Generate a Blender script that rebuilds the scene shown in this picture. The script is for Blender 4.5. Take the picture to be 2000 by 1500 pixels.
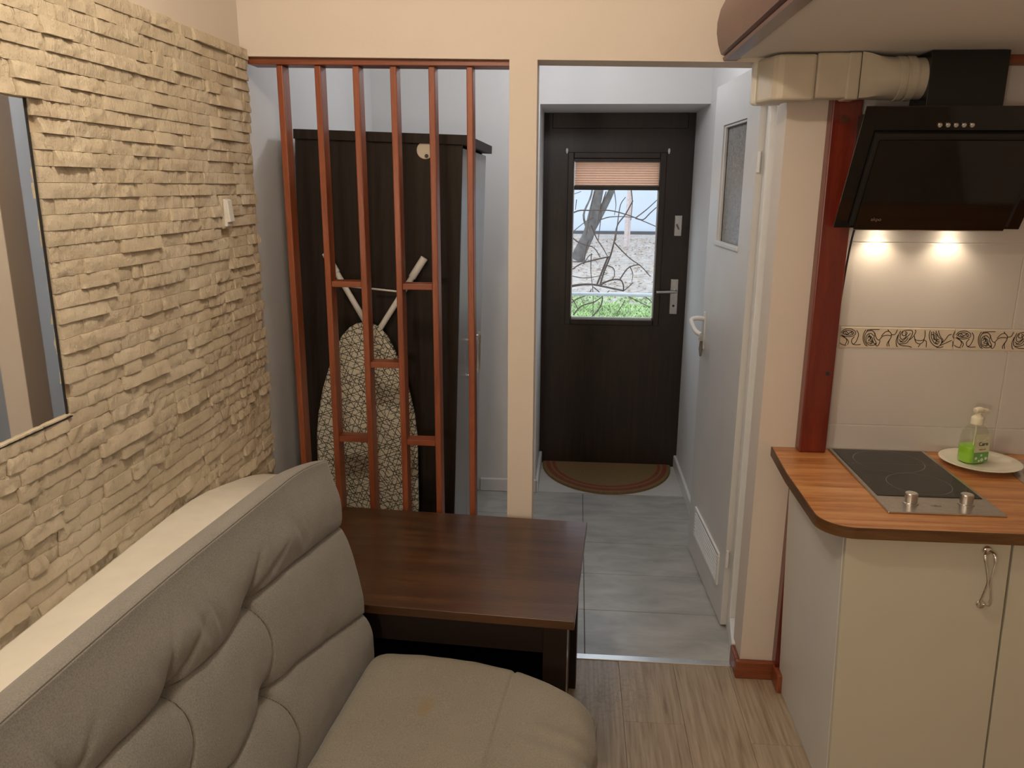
import bpy, bmesh, math, random
from math import sin, cos, pi, radians, sqrt, exp, hypot
from mathutils import Vector, Matrix, noise

for o in list(bpy.data.objects):
    bpy.data.objects.remove(o)
S = bpy.context.scene
COL = S.collection
random.seed(7)

# ------------------------------------------------------------------ camera, world, lights, exposure
F = 1540.0
CAM = Vector((0, 0, 1.70))
YAW, PITCH, ROLL = radians(4.5974), radians(14.0983), 0.006
FW = Vector((-sin(YAW) * cos(PITCH), cos(YAW) * cos(PITCH), -sin(PITCH)))
_rt = Vector((cos(YAW), sin(YAW), 0)); _up = _rt.cross(FW)
RT = _rt * cos(ROLL) + _up * sin(ROLL)
UP = _up * cos(ROLL) - _rt * sin(ROLL)
cd = bpy.data.cameras.new('camera'); cam = bpy.data.objects.new('camera', cd); COL.objects.link(cam)
cd.sensor_width = 36; cd.lens = F / 2000 * 36; cd.clip_start = 0.02; cd.clip_end = 200
m = Matrix.Identity(4)
for i in range(3):
    m[i][0], m[i][1], m[i][2], m[i][3] = RT[i], UP[i], -FW[i], CAM[i]
cam.matrix_world = m
S.camera = cam

W = bpy.data.worlds.new('overcast_sky'); S.world = W; W.use_nodes = True
bg = W.node_tree.nodes['Background']; bg.inputs[0].default_value = (0.80, 0.89, 1.0, 1); bg.inputs[1].default_value = 1.9


def light(name, kind, loc, power, col, size=.05, **kw):
    d = bpy.data.lights.new(name, kind); d.energy = power; d.color = col
    if kind in ('POINT', 'SPOT'): d.shadow_soft_size = size
    for k, v in kw.items(): setattr(d, k, v)
    o = bpy.data.objects.new(name, d); COL.objects.link(o); o.location = loc
    return o


LAMP = Vector((-0.40, 1.20, 2.50))
HALL_LAMP = Vector((-0.10, 3.45, 2.33))
light('room_lamp_light', 'POINT', LAMP, 20, (1.0, 0.835, 0.645), .045)
light('hall_lamp_light', 'POINT', HALL_LAMP, 8.5, (0.93, 0.95, 1.0), .07)
REAR_FILL = Vector((-0.55, -0.75, 1.50))
light('rear_fill_light', 'POINT', REAR_FILL, 26, (1.0, 0.86, 0.71), .08)  # added fill that brightens the soffit and kitchen from behind the camera
S.view_settings.view_transform = 'Standard'; S.view_settings.look = 'None'
S.view_settings.exposure = 0.25; S.view_settings.gamma = 1.0; S.view_settings.use_curve_mapping = False


def proj(p):
    d = Vector(p) - CAM
    return 1000 + F * d.dot(RT) / d.dot(FW), 750 - F * d.dot(UP) / d.dot(FW)


def atY(x, y, Y):
    d = FW + RT * ((x - 1000) / F) - UP * ((y - 750) / F)
    return CAM + d * (Y / d.y)


# ------------------------------------------------------------------ materials
class NT:
    def __init__(s, name):
        s.m = bpy.data.materials.new(name); s.m.use_nodes = True
        s.t = s.m.node_tree; s.b = s.t.nodes['Principled BSDF']; s.out = s.t.nodes['Material Output']
        s._c = None

    def n(s, typ, **kw):
        x = s.t.nodes.new(typ)
        for k, v in kw.items(): setattr(x, k, v)
        return x

    def l(s, a, b): s.t.links.new(a, b)

    def coord(s, scale=(1, 1, 1), loc=(0, 0, 0), rot=(0, 0, 0), kind='Object'):
        tc = s.n('ShaderNodeTexCoord'); mp = s.n('ShaderNodeMapping')
        mp.inputs['Scale'].default_value = scale; mp.inputs['Location'].default_value = loc
        mp.inputs['Rotation'].default_value = rot
        s.l(tc.outputs[kind], mp.inputs['Vector']); return mp.outputs[0]

    def noise(s, vec, scale=5, detail=3, rough=.5, dist=0):
        x = s.n('ShaderNodeTexNoise'); x.inputs['Scale'].default_value = scale
        x.inputs['Detail'].default_value = detail; x.inputs['Roughness'].default_value = rough
        x.inputs['Distortion'].default_value = dist
        s.l(vec, x.inputs['Vector']); return x.outputs['Fac']

    def ramp(s, fac, stops):
        r = s.n('ShaderNodeValToRGB'); e = r.color_ramp.elements
        while len(e) < len(stops): e.new(.5)
        for k, (p, c) in zip(e, stops):
            k.position = p; k.color = (c[0], c[1], c[2], 1)
        s.l(fac, r.inputs[0]); return r.outputs[0]

    def mix(s, fac, a, b, mode='MIX'):
        x = s.n('ShaderNodeMix', data_type='RGBA', blend_type=mode)
        for sock, v in ((x.inputs[0], fac), (x.inputs[6], a), (x.inputs[7], b)):
            if hasattr(v, 'is_output'): s.l(v, sock)
            elif isinstance(v, (int, float)): sock.default_value = v
            else: sock.default_value = (v[0], v[1], v[2], 1)
        return x.outputs[2]

    def math(s, op, a, b=0.0):
        x = s.n('ShaderNodeMath', operation=op)
        for sock, v in ((x.inputs[0], a), (x.inputs[1], b)):
            if hasattr(v, 'is_output'): s.l(v, sock)
            else: sock.default_value = v
        return x.outputs[0]

    def bump(s, h, strength=.2, dist=.002):
        x = s.n('ShaderNodeBump'); x.inputs['Strength'].default_value = strength
        x.inputs['Distance'].default_value = dist
        s.l(h, x.inputs['Height']); s.l(x.outputs[0], s.b.inputs['Normal'])

    def set(s, col=None, rough=.5, metal=0, spec=.5, coat=0):
        if col is not None:
            if hasattr(col, 'is_output'): s.l(col, s.b.inputs['Base Color'])
            else: s.b.inputs['Base Color'].default_value = (col[0], col[1], col[2], 1)
        s.b.inputs['Roughness'].default_value = rough; s.b.inputs['Metallic'].default_value = metal
        s.b.inputs['Specular IOR Level'].default_value = spec; s.b.inputs['Coat Weight'].default_value = coat
        s.b.inputs['Coat Roughness'].default_value = .08
        return s.m


def plain(name, col, rough=.5, metal=0, spec=.5, coat=0, var=.08, scale=20):
    k = NT(name); v = k.coord()
    f = k.noise(v, scale, 3)
    c = k.ramp(f, [(.3, [x * (1 - var) for x in col]), (.7, [min(1, x * (1 + var)) for x in col])])
    return k.set(c, rough, metal, spec, coat)


def paint(name, col, bump=.15):
    k = NT(name); v = k.coord()
    f = k.noise(v, 3, 4); c = k.ramp(f, [(.3, [x * .96 for x in col]), (.7, col)])
    g = k.noise(v, 90, 4, .6); k.bump(g, bump, .003)
    return k.set(c, .75, 0, .3)


def wood(name, stops, scale=(1, 14, 14), nscale=3, rough=.45, coat=0, fine=.12, spec=.5):
    k = NT(name); v = k.coord(scale)
    f = k.noise(v, nscale, 5, .55, .6)
    c = k.ramp(f, stops)
    v2 = k.coord([x * 5 for x in scale]); g = k.noise(v2, nscale * 2, 3, .6)
    c = k.mix(fine, c, k.ramp(g, [(.35, (0, 0, 0)), (.65, (1, 1, 1))]), 'OVERLAY')
    k.bump(g, .08, .001)
    return k.set(c, rough, 0, spec, coat)


M = {}
M['cream'] = paint('cream_wall_paint', (.72, .645, .57))
M['white_wall'] = paint('white_hall_paint', (.76, .752, .745), .12)
M['ceil'] = paint('ceiling_paint', (.84, .81, .77))
M['white_trim'] = plain('white_trim_gloss', (.75, .75, .74), .35, var=.03)
M['door_white'] = plain('white_door_lacquer', (.66, .655, .64), .4, var=.04, scale=4)
# split stone
k = NT('cream_split_stone'); v = k.coord(kind='Object'); g = k.n('ShaderNodeNewGeometry')
pv = g.outputs['Position']
f = k.noise(pv, 9, 4); c = k.ramp(f, [(.25, (.64, .54, .39)), (.5, (.73, .63, .47)), (.8, (.78, .69, .53))])
mp = k.n('ShaderNodeMapping'); mp.inputs['Scale'].default_value = (1, 3.2, 1); k.l(pv, mp.inputs['Vector'])
k.bump(k.math('ADD', k.noise(pv, 70, 7, .75), k.math('MULTIPLY', k.noise(mp.outputs[0], 38, 4, .6), .8)), 1.0, .006); M['stone'] = k.set(c, .85, 0, .2)
M['grout'] = plain('stone_backing', (.50, .41, .29), .9)
M['mirror'] = NT('mirror_silver').set((.86, .88, .88), .02, 1)
M['redwood'] = wood('red_brown_stained_wood', [(.25, (.17, .040, .014)), (.5, (.26, .070, .026)), (.75, (.32, .095, .038))], (14, 14, 1), 3, .38)
M['redwood_x'] = wood('red_brown_stained_rail', [(.25, (.16, .038, .014)), (.5, (.24, .065, .025)), (.75, (.30, .09, .036))], (1, 14, 14), 3, .38)
M['redpost'] = wood('dark_cherry_lacquer', [(.25, (.10, .010, .005)), (.5, (.15, .016, .008)), (.75, (.20, .028, .012))], (8, 8, .8), 3, .3, .3)
M['redtrim'] = wood('cherry_moulding_stain', [(.3, (.08, .022, .014)), (.6, (.115, .033, .02)), (.8, (.14, .042, .026))], (10, 1, 10), 3, .35, .2)
M['wenge'] = wood('dark_wenge_veneer', [(.3, (.012, .008, .005)), (.6, (.022, .014, .009)), (.8, (.03, .019, .012))], (18, 18, 1), 4, .55, spec=.25)
M['doorwood'] = wood('dark_walnut_door', [(.3, (.013, .0075, .005)), (.6, (.023, .013, .008)), (.8, (.034, .019, .011))], (16, 16, 1), 3, .42)
M['table'] = wood('walnut_table_laminate', [(.22, (.028, .0115, .005)), (.45, (.060, .026, .010)), (.6, (.084, .037, .0135)), (.8, (.105, .05, .02))], (1.2, 13, 6), 1.6, .30, .15)
M['table_dark'] = plain('dark_walnut_frame', (.018, .010, .007), .45)
M['worktop'] = wood('butcher_block_laminate', [(.2, (.16, .05, .014)), (.38, (.40, .15, .045)), (.55, (.56, .25, .085)), (.75, (.66, .34, .14))], (1.4, 22, 22), 1.7, .32, .1)
M['edge'] = wood('worktop_edge_band', [(.3, (.075, .032, .008)), (.6, (.13, .06, .018)), (.8, (.16, .078, .026))], (2, 2, 20), 3, .45)
# laminate planks with a scuffed wet patch near the threshold
k = NT('oak_laminate'); g = k.n('ShaderNodeNewGeometry'); tc = k.n('ShaderNodeTexCoord')
oi = k.n('ShaderNodeObjectInfo')
mp = k.n('ShaderNodeMapping'); mp.inputs['Scale'].default_value = (52, 2.4, 1); k.l(g.outputs['Position'], mp.inputs['Vector'])
cmb = k.n('ShaderNodeCombineXYZ'); k.l(oi.outputs['Random'], cmb.inputs[2]); k.l(oi.outputs['Random'], cmb.inputs[1])
va = k.n('ShaderNodeVectorMath', operation='MULTIPLY_ADD'); k.l(cmb.outputs[0], va.inputs[0]); va.inputs[1].default_value = (9, 9, 9); k.l(mp.outputs[0], va.inputs[2])
f = k.noise(va.outputs[0], 1.5, 5, .6, .5)
c = k.ramp(f, [(.25, (.20, .145, .095)), (.42, (.34, .265, .185)), (.6, (.43, .345, .25)), (.8, (.50, .41, .31))])
dv = k.n('ShaderNodeVectorMath', operation='DISTANCE'); k.l(g.outputs['Position'], dv.inputs[0]); dv.inputs[1].default_value = (.13, 2.42, 0)
pm = k.ramp(dv.outputs['Value'], [(.05, (1, 1, 1)), (.22, (0, 0, 0))])
sp = k.noise(g.outputs['Position'], 60, 5, .7); spm = k.ramp(sp, [(.50, (0, 0, 0)), (.58, (1, 1, 1))])
pm2 = k.mix(1.0, pm, spm, 'MULTIPLY')
c = k.mix(k.math('MULTIPLY', pm2, .5), c, (.16, .14, .12))
M['laminate'] = k.set(c, .33, 0, .45)
k = NT('grey_cement_tile'); g = k.n('ShaderNodeNewGeometry'); mp = k.n('ShaderNodeMapping'); mp.inputs['Scale'].default_value = (1, 2.5, 1)
k.l(g.outputs['Position'], mp.inputs['Vector'])
f = k.noise(mp.outputs[0], 4, 6, .6, .4); c = k.ramp(f, [(.3, (.31, .31, .295)), (.55, (.43, .43, .41)), (.75, (.52, .515, .49))])
k.bump(k.noise(mp.outputs[0], 60, 3), .05, .001); M['tile'] = k.set(c, .33, 0, .5)
M['tile_grout'] = plain('dark_floor_grout', (.13, .13, .125), .9)
M['sill'] = plain('pale_marble_sill', (.62, .61, .59), .3, var=.06, scale=6)
M['alu'] = plain('brushed_aluminium', (.72, .72, .71), .3, .85, var=.05)
M['wall_tile'] = plain('glossy_greige_wall_tile', (.62, .585, .555), .13, spec=.5, var=.03, scale=3)
M['border_tile'] = plain('cream_border_tile', (.66, .57, .45), .2, var=.05)
M['white_grout'] = plain('pale_tile_grout', (.74, .69, .61), .8)
M['ink'] = plain('black_ink_line', (.02, .016, .013), .5)
# upholstery
def fabric(name, col, stain=False):
    k = NT(name); v = k.coord()
    w = k.noise(k.coord((1, 1, 1)), 420, 2, .6)
    b = k.noise(v, 7, 4)
    c = k.ramp(w, [(.3, [x * .72 for x in col]), (.7, [x * 1.22 for x in col])])
    c = k.mix(.22, c, k.ramp(b, [(.3, [x * .8 for x in col]), (.7, [x * 1.15 for x in col])]))
    if stain:
        d = k.n('ShaderNodeVectorMath', operation='DISTANCE'); mp = k.coord((1.6, .75, .1), (0, 0, 0))
        k.l(mp, d.inputs[0]); d.inputs[1].default_value = (.224 * 1.6, -.222 * .75, .049)
        mk = k.ramp(d.outputs['Value'], [(.012, (1, 1, 1)), (.036, (0, 0, 0))])
        c = k.mix(k.math('MULTIPLY', mk, .5), c, (.26, .17, .07))
    k.bump(w, .35, .0012)
    k.b.inputs['Sheen Weight'].default_value = .2
    return k.set(c, .95, 0, .1)
M['fabric'] = fabric('grey_beige_woven_fabric', (.235, .224, .203))
M['fabric_seat'] = fabric('grey_beige_seat_fabric', (.25, .228, .185), True)
M['leatherette'] = plain('cream_leatherette', (.86, .83, .74), .5, var=.03)
M['piping'] = plain('fabric_seam_thread', (.10, .09, .075), .9)
# ironing cover: cream cloth with short crossing dark strokes
k = NT('ironing_cover_print'); tot = None
for i, (rz, sc) in enumerate(((.35, 15), (1.25, 17), (2.2, 15), (2.85, 17))):
    v = k.coord((1, 1, 1), (i * 3.1, 0, i * 1.7), (0, rz, 0))
    mp = k.n('ShaderNodeMapping'); mp.inputs['Scale'].default_value = (sc, 0, sc * 2.6); k.l(v, mp.inputs['Vector'])
    vo = k.n('ShaderNodeTexVoronoi'); vo.inputs['Scale'].default_value = 1; vo.inputs['Randomness'].default_value = .9
    k.l(mp.outputs[0], vo.inputs['Vector'])
    sx = k.n('ShaderNodeSeparateXYZ'); vs = k.n('ShaderNodeVectorMath', operation='SUBTRACT')
    k.l(mp.outputs[0], vs.inputs[0]); k.l(vo.outputs['Position'], vs.inputs[1]); k.l(vs.outputs[0], sx.inputs[0])
    az = k.math('ABSOLUTE', sx.outputs[2]); ln = k.math('LESS_THAN', az, .048)
    tot = ln if tot is None else k.math('MAXIMUM', tot, ln)
c = k.mix(tot, (.62, .59, .48), (.055, .055, .045)); M['cover'] = k.set(c, .85, 0, .2)
M['white_plastic'] = plain('white_plastic', (.72, .71, .67), .4, var=.03)
M['duct'] = plain('cream_duct_plastic', (.60, .54, .43), .45, var=.04)
M['black_glass'] = NT('black_hood_glass').set((.006, .006, .006), .06, 0, .5)
M['black_metal'] = plain('black_lacquered_steel', (.008, .009, .009), .22, 0, .5)
M['black_matt'] = plain('black_matt', (.012, .011, .010), .6)
M['ceramic'] = NT('black_ceramic_glass').set((.012, .011, .010), .10, 0, .5)
M['steel'] = plain('brushed_steel', (.60, .58, .55), .28, 1, var=.06, scale=60)
M['chrome'] = plain('chrome', (.75, .74, .72), .12, 1, var=.02)
M['ring'] = plain('grey_ring_print', (.16, .15, .14), .4)
M['cabinet'] = plain('cream_cabinet_laminate', (.57, .545, .445), .42, var=.02, scale=3)
M['cabinet_side'] = plain('white_cabinet_side', (.66, .645, .61), .45, var=.03, scale=3)
M['gap'] = plain('dark_gap', (.03, .028, .024), .8)
M['plate'] = plain('cream_porcelain', (.80, .76, .66), .25, var=.02)
M['pump'] = plain('cream_pump_plastic', (.80, .76, .60), .35, var=.02)
k = NT('green_liquid_soap'); k.set((.40, .82, .06), .25); k.b.inputs['Transmission Weight'].default_value = .25; M['soap'] = k.m
k = NT('clear_bottle_plastic'); tr = k.n('ShaderNodeBsdfTransparent'); tr.inputs[0].default_value = (.93, .95, .90, 1)
gl = k.n('ShaderNodeBsdfGlossy'); gl.inputs['Roughness'].default_value = .06; fr = k.n('ShaderNodeFresnel'); fr.inputs[0].default_value = 1.5
mx = k.n('ShaderNodeMixShader'); gg = k.n('ShaderNodeNewGeometry'); k.l(k.math('MULTIPLY', fr.outputs[0], k.math('SUBTRACT', 1.0, gg.outputs['Backfacing'])), mx.inputs[0]); k.l(tr.outputs[0], mx.inputs[1]); k.l(gl.outputs[0], mx.inputs[2]); k.l(mx.outputs[0], k.out.inputs[0]); M['clear'] = k.m
k = NT('window_glass'); tr = k.n('ShaderNodeBsdfTransparent'); tr.inputs[0].default_value = (.97, .985, .98, 1)
gl = k.n('ShaderNodeBsdfGlossy'); gl.inputs['Roughness'].default_value = .02; fr = k.n('ShaderNodeFresnel'); fr.inputs[0].default_value = 1.45
mx = k.n('ShaderNodeMixShader'); gg = k.n('ShaderNodeNewGeometry'); k.l(k.math('MULTIPLY', fr.outputs[0], k.math('SUBTRACT', 1.0, gg.outputs['Backfacing'])), mx.inputs[0]); k.l(tr.outputs[0], mx.inputs[1]); k.l(gl.outputs[0], mx.inputs[2]); k.l(mx.outputs[0], k.out.inputs[0]); M['glass'] = k.m
k = NT('frosted_pattern_glass'); v = k.coord(); g = k.noise(v, 55, 4, .6, 1.5)
c = k.ramp(g, [(.3, (.17, .165, .155)), (.7, (.34, .335, .32))]); k.bump(g, .8, .004); M['frost'] = k.set(c, .25, 0, .5)
M['label'] = plain('translucent_label', (.62, .62, .42), .4)
M['label_green'] = plain('label_green_print', (.13, .34, .09), .4)
M['label_white'] = plain('label_white_print', (.75, .76, .62), .4)
M['label_orange'] = plain('label_tan_print', (.45, .24, .10), .4)
k = NT('grey_foil_door'); v = k.coord((25, 25, .6)); f = k.noise(v, 3, 4)
c = k.ramp(f, [(.3, (.22, .225, .235)), (.7, (.33, .335, .345))]); M['ward_door'] = k.set(c, .32, .25)
k = NT('terracotta_pleated_cloth'); tl = k.n('ShaderNodeBsdfTranslucent'); tl.inputs[0].default_value = (.95, .66, .48, 1); k.set((.60, .31, .19), .85, 0, .2)
mx = k.n('ShaderNodeMixShader'); mx.inputs[0].default_value = .8; k.l(k.b.outputs[0], mx.inputs[1]); k.l(tl.outputs[0], mx.inputs[2]); k.l(mx.outputs[0], k.out.inputs[0]); M['blind'] = k.m
k = NT('coir_mat'); v = k.coord(); f = k.noise(v, 260, 3, .7); b = k.noise(v, 9, 3)
c = k.ramp(f, [(.3, (.17, .105, .045)), (.7, (.38, .255, .12))]); k.bump(f, .9, .006); M['coir'] = k.set(c, 1, 0, .1)
k = NT('coir_mat_red'); v = k.coord(); f = k.noise(v, 260, 3, .7)
c = k.ramp(f, [(.3, (.20, .055, .035)), (.7, (.37, .12, .08))]); k.bump(f, .9, .006); M['coir_red'] = k.set(c, 1, 0, .1)
M['bark'] = plain('grey_bark', (.13, .12, .115), .9, var=.3, scale=6)
M['twig'] = plain('dark_twig_bark', (.085, .062, .055), .9, var=.2)
M['pale_bark'] = plain('pale_pinkish_bark', (.60, .50, .48), .9, var=.15)
M['render_wall'] = plain('pale_blue_render', (.60, .66, .74), .9, var=.04, scale=.4)
M['plinth'] = plain('dark_plinth', (.10, .10, .11), .9)
k = NT('leaf_strewn_ground'); v = k.coord(); f = k.noise(v, 6, 6, .75); c = k.ramp(f, [(.3, (.27, .22, .19)), (.5, (.45, .40, .37)), (.75, (.62, .58, .55))]); M['ground'] = k.set(c, .95, 0, .1)
M['grass'] = plain('spring_grass', (.36, .50, .22), .8, var=.3, scale=4)
M['leaf'] = plain('dry_leaf', (.42, .33, .26), .9, var=.3, scale=3)
M['rail'] = plain('pale_galvanised_rail', (.52, .56, .58), .4, .1)


def emit(name, col, s):
    k = NT(name); k.set((1, 1, 1), .5); k.b.inputs['Emission Color'].default_value = (*col, 1); k.b.inputs['Emission Strength'].default_value = s
    return k.m


M['lamp_glow'] = emit('lit_lamp_glass', (1.0, .80, .56), 6)
M['hall_glow'] = emit('lit_hall_lamp_glass', (.88, .94, 1.0), 5)
M['spot_glow'] = emit('lit_hood_spot', (1.0, .84, .62), 25)


# ------------------------------------------------------------------ mesh helpers
class MB:
    def __init__(s): s.v = []; s.f = []

    def add(s, vs, fs):
        b = len(s.v); s.v += [tuple(p) for p in vs]; s.f += [tuple(i + b for i in f) for f in fs]; return s

    def box(s, x0, x1, y0, y1, z0, z1):
        return s.add([(x0, y0, z0), (x1, y0, z0), (x1, y1, z0), (x0, y1, z0), (x0, y0, z1), (x1, y0, z1), (x1, y1, z1), (x0, y1, z1)],
                     [(0, 3, 2, 1), (4, 5, 6, 7), (0, 1, 5, 4), (1, 2, 6, 5), (2, 3, 7, 6), (3, 0, 4, 7)])

    def prism(s, poly, a0, a1, axis='z'):
        n = len(poly)
        def pt(p, a):
            return {'z': (p[0], p[1], a), 'y': (p[0], a, p[1]), 'x': (a, p[0], p[1])}[axis]
        vs = [pt(p, a0) for p in poly] + [pt(p, a1) for p in poly]
        fs = [tuple(range(n - 1, -1, -1)), tuple(range(n, 2 * n))] + [(i, (i + 1) % n, n + (i + 1) % n, n + i) for i in range(n)]
        return s.add(vs, fs)

    def tube(s, pts, r, n=10, cap=True):
        pts = [Vector(p) for p in pts]; rs = r if isinstance(r, (list, tuple)) else [r] * len(pts)
        vs = []; prev = None
        for i, p in enumerate(pts):
            d = (pts[min(i + 1, len(pts) - 1)] - pts[max(i - 1, 0)]).normalized()
            if prev is None:
                a = d.orthogonal().normalized()
            else:
                a = (prev - d * prev.dot(d)).normalized()
            prev = a; b = d.cross(a)
            vs += [p + (a * cos(2 * pi * j / n) + b * sin(2 * pi * j / n)) * rs[i] for j in range(n)]
        fs = [(i * n + j, i * n + (j + 1) % n, (i + 1) * n + (j + 1) % n, (i + 1) * n + j) for i in range(len(pts) - 1) for j in range(n)]
        if cap: fs += [tuple(range(n - 1, -1, -1)), tuple(range((len(pts) - 1) * n, len(pts) * n))]
        return s.add(vs, fs)

    def lathe(s, prof, c=(0, 0, 0), n=32, axis='z'):
        vs = []
        for r, h in prof:
            for j in range(n):
                a = 2 * pi * j / n; q = (r * cos(a), r * sin(a), h)
                if axis == 'y': q = (q[0], q[2], q[1])
                if axis == 'x': q = (q[2], q[0], q[1])
                vs.append((q[0] + c[0], q[1] + c[1], q[2] + c[2]))
        k = len(prof)
        fs = [(i * n + j, i * n + (j + 1) % n, (i + 1) * n + (j + 1) % n, (i + 1) * n + j) for i in range(k - 1) for j in range(n)]
        fs += [tuple(range(n - 1, -1, -1)), tuple(range((k - 1) * n, k * n))]
        return s.add(vs, fs)

    def grid(s, fn, nu, nv):
        vs = [fn(i / nu, j / nv) for i in range(nu + 1) for j in range(nv + 1)]
        w = nv + 1
        return s.add(vs, [(i * w + j, (i + 1) * w + j, (i + 1) * w + j + 1, i * w + j + 1) for i in range(nu) for j in range(nv)])

    def build(s, name, mat, parent=None, smooth=False, bevel=0, seg=2, angle=40, fix=True):
        me = bpy.data.meshes.new(name); me.from_pydata(s.v, [], s.f)
        if fix:
            bm = bmesh.new(); bm.from_mesh(me); bmesh.ops.recalc_face_normals(bm, faces=bm.faces); bm.to_mesh(me); bm.free()
        me.materials.append(M[mat] if isinstance(mat, str) else mat)
        o = bpy.data.objects.new(name, me); COL.objects.link(o)
        if bevel:
            b = o.modifiers.new('bevel', 'BEVEL'); b.width = bevel; b.segments = seg; b.limit_method = 'ANGLE'; b.angle_limit = radians(35)
        if smooth:
            me.shade_smooth()
            if angle < 180:
                me.set_sharp_from_angle(angle=radians(angle))
        if parent is not None:
            o.parent = parent
            if parent.get('_w'): o.matrix_parent_inverse = Matrix.Translation(-parent.location)
        return o


def box(*a): return MB().box(*a)


def tag(o, label, cat, group=None, kind=None):
    o['label'] = label; o['category'] = cat
    if group: o['group'] = group
    if kind: o['kind'] = kind
    return o


def thing(name, label, cat, loc=(0, 0, 0), rot=(0, 0, 0), group=None, world=True):
    o = bpy.data.objects.new(name, None); COL.objects.link(o); o.location = loc; o.rotation_euler = rot
    o.empty_display_size = .05
    if world: o['_w'] = 1
    return tag(o, label, cat, group)


def struct(o, label, cat): return tag(o, label, cat, kind='structure')


def text_mesh(body, size, mat, name, parent, mw, extrude=.0003):
    c = bpy.data.curves.new(name, 'FONT'); c.body = body; c.size = size; c.extrude = extrude; c.align_x = 'CENTER'
    t = bpy.data.objects.new(name + '_c', c); COL.objects.link(t)
    bpy.context.view_layer.update()
    me = bpy.data.meshes.new_from_object(t.evaluated_get(bpy.context.evaluated_depsgraph_get()))
    bpy.data.objects.remove(t)
    me.transform(mw); me.materials.clear(); me.materials.append(M[mat])
    o = bpy.data.objects.new(name, me); COL.objects.link(o); o.parent = parent
    if parent.get('_w'): o.matrix_parent_inverse = Matrix.Translation(-parent.location)
    return o


def ribbon(mb, pts, w, Y, up=.0):
    # flat drawn line in the XZ plane at depth Y
    n = len(pts); vs = []
    for i, p in enumerate(pts):
        a = pts[max(i - 1, 0)]; b = pts[min(i + 1, n - 1)]
        dx, dz = b[0] - a[0], b[1] - a[1]; L = hypot(dx, dz) or 1
        nx, nz = -dz / L * w / 2, dx / L * w / 2
        vs += [(p[0] + nx, Y, p[1] + nz), (p[0] - nx, Y, p[1] - nz)]
    mb.add(vs, [(2 * i, 2 * i + 1, 2 * i + 3, 2 * i + 2) for i in range(n - 1)])


def smoothpath(pts, k=6):
    out = []
    P = [Vector(p) for p in pts]
    for i in range(len(P) - 1):
        p0, p1, p2, p3 = P[max(i - 1, 0)], P[i], P[i + 1], P[min(i + 2, len(P) - 1)]
        for j in range(k):
            t = j / k
            out.append(.5 * ((2 * p1) + (p2 - p0) * t + (2 * p0 - 5 * p1 + 4 * p2 - p3) * t * t + (3 * p1 - p0 - 3 * p2 + p3) * t ** 3))
    out.append(P[-1]); return out


def lerp_table(tab, x):
    if x <= tab[0][0]: return tab[0][1]
    for (a, fa), (b, fb) in zip(tab, tab[1:]):
        if x <= b: return fa + (fb - fa) * (x - a) / (b - a)
    return tab[-1][1]


# ------------------------------------------------------------------ structure
XL, YW, ZC = -1.06, 2.55, 2.66
floor = struct(box(-1.2, 2.1, -1.5, 2.612, -.12, -.008).build('floor', 'gap'), 'pale oak laminate floor of the room', 'floor')
fh = struct(box(-1.2, .76, 2.612, 4.9, -.12, -.006).build('floor_hall', 'tile_grout'), 'grey cement tile floor of the hall', 'floor')
wl = struct(MB().box(XL - .12, XL, -1.5, YW + .02, 0, ZC).build('wall_left', 'cream'), 'cream left wall clad in split stone strips', 'wall')
# partition wall: header, column and kitchen wall
mb = MB()
hb = [(-1.06, 2.087), (.617, 2.058)]
mb.prism([hb[0], hb[1], (.617, ZC), (-1.06, ZC)], YW, YW + .12, 'y')
mb.prism([(-.219, 0), (-.1335, 0), (-.1335, 2.0711), (-.219, 2.0726)], YW, YW + .12, 'y')
mb.box(.617, 2.1, YW, YW + .12, 0, ZC)
wb = struct(mb.build('wall_back', 'cream'), 'cream partition wall with openings, column and kitchen side', 'wall')
struct(box(2.0, 2.1, -1.5, YW, 0, ZC).build('wall_right', 'cream'), 'cream right wall beyond the kitchen', 'wall')
struct(box(-1.2, 2.1, -1.6, -1.5, 0, ZC).build('wall_rear', 'cream'), 'cream wall behind the viewer', 'wall')
struct(box(-1.2, 2.1, -1.6, YW + .12, ZC, ZC + .1).build('ceiling', 'ceil'), 'white ceiling of the room', 'ceiling')
struct(box(.44, 2.0, -1.5, YW, 2.072, ZC).build('ceiling_kitchen', 'ceil'), 'lowered cream soffit over the kitchen', 'ceiling')
# hall shell
struct(box(-1.20, -1.08, YW + .02, 4.9, 0, 2.62).build('wall_hall_left', 'white_wall'), 'white left wall of the hall niche', 'wall')
mb = MB().box(-1.2, -.205, 4.235, 4.9, 0, 2.62).box(-.205, .66, 4.235, 4.9, 2.105, 2.62)
struct(mb.build('wall_hall_back', 'white_wall'), 'white back wall of the hall around the entry door', 'wall')
mb = MB().prism([(.617, 2.67), (.65, 2.82), (.65, 4.9), (.76, 4.9), (.76, 2.67)], 0, 2.62, 'z')
struct(mb.build('wall_hall_right', 'white_wall'), 'white right wall of the hall', 'wall')
struct(box(-1.2, .76, YW + .12, 4.9, 2.62, 2.7).build('ceiling_hall', 'ceil'), 'white hall ceiling', 'ceiling')
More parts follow.
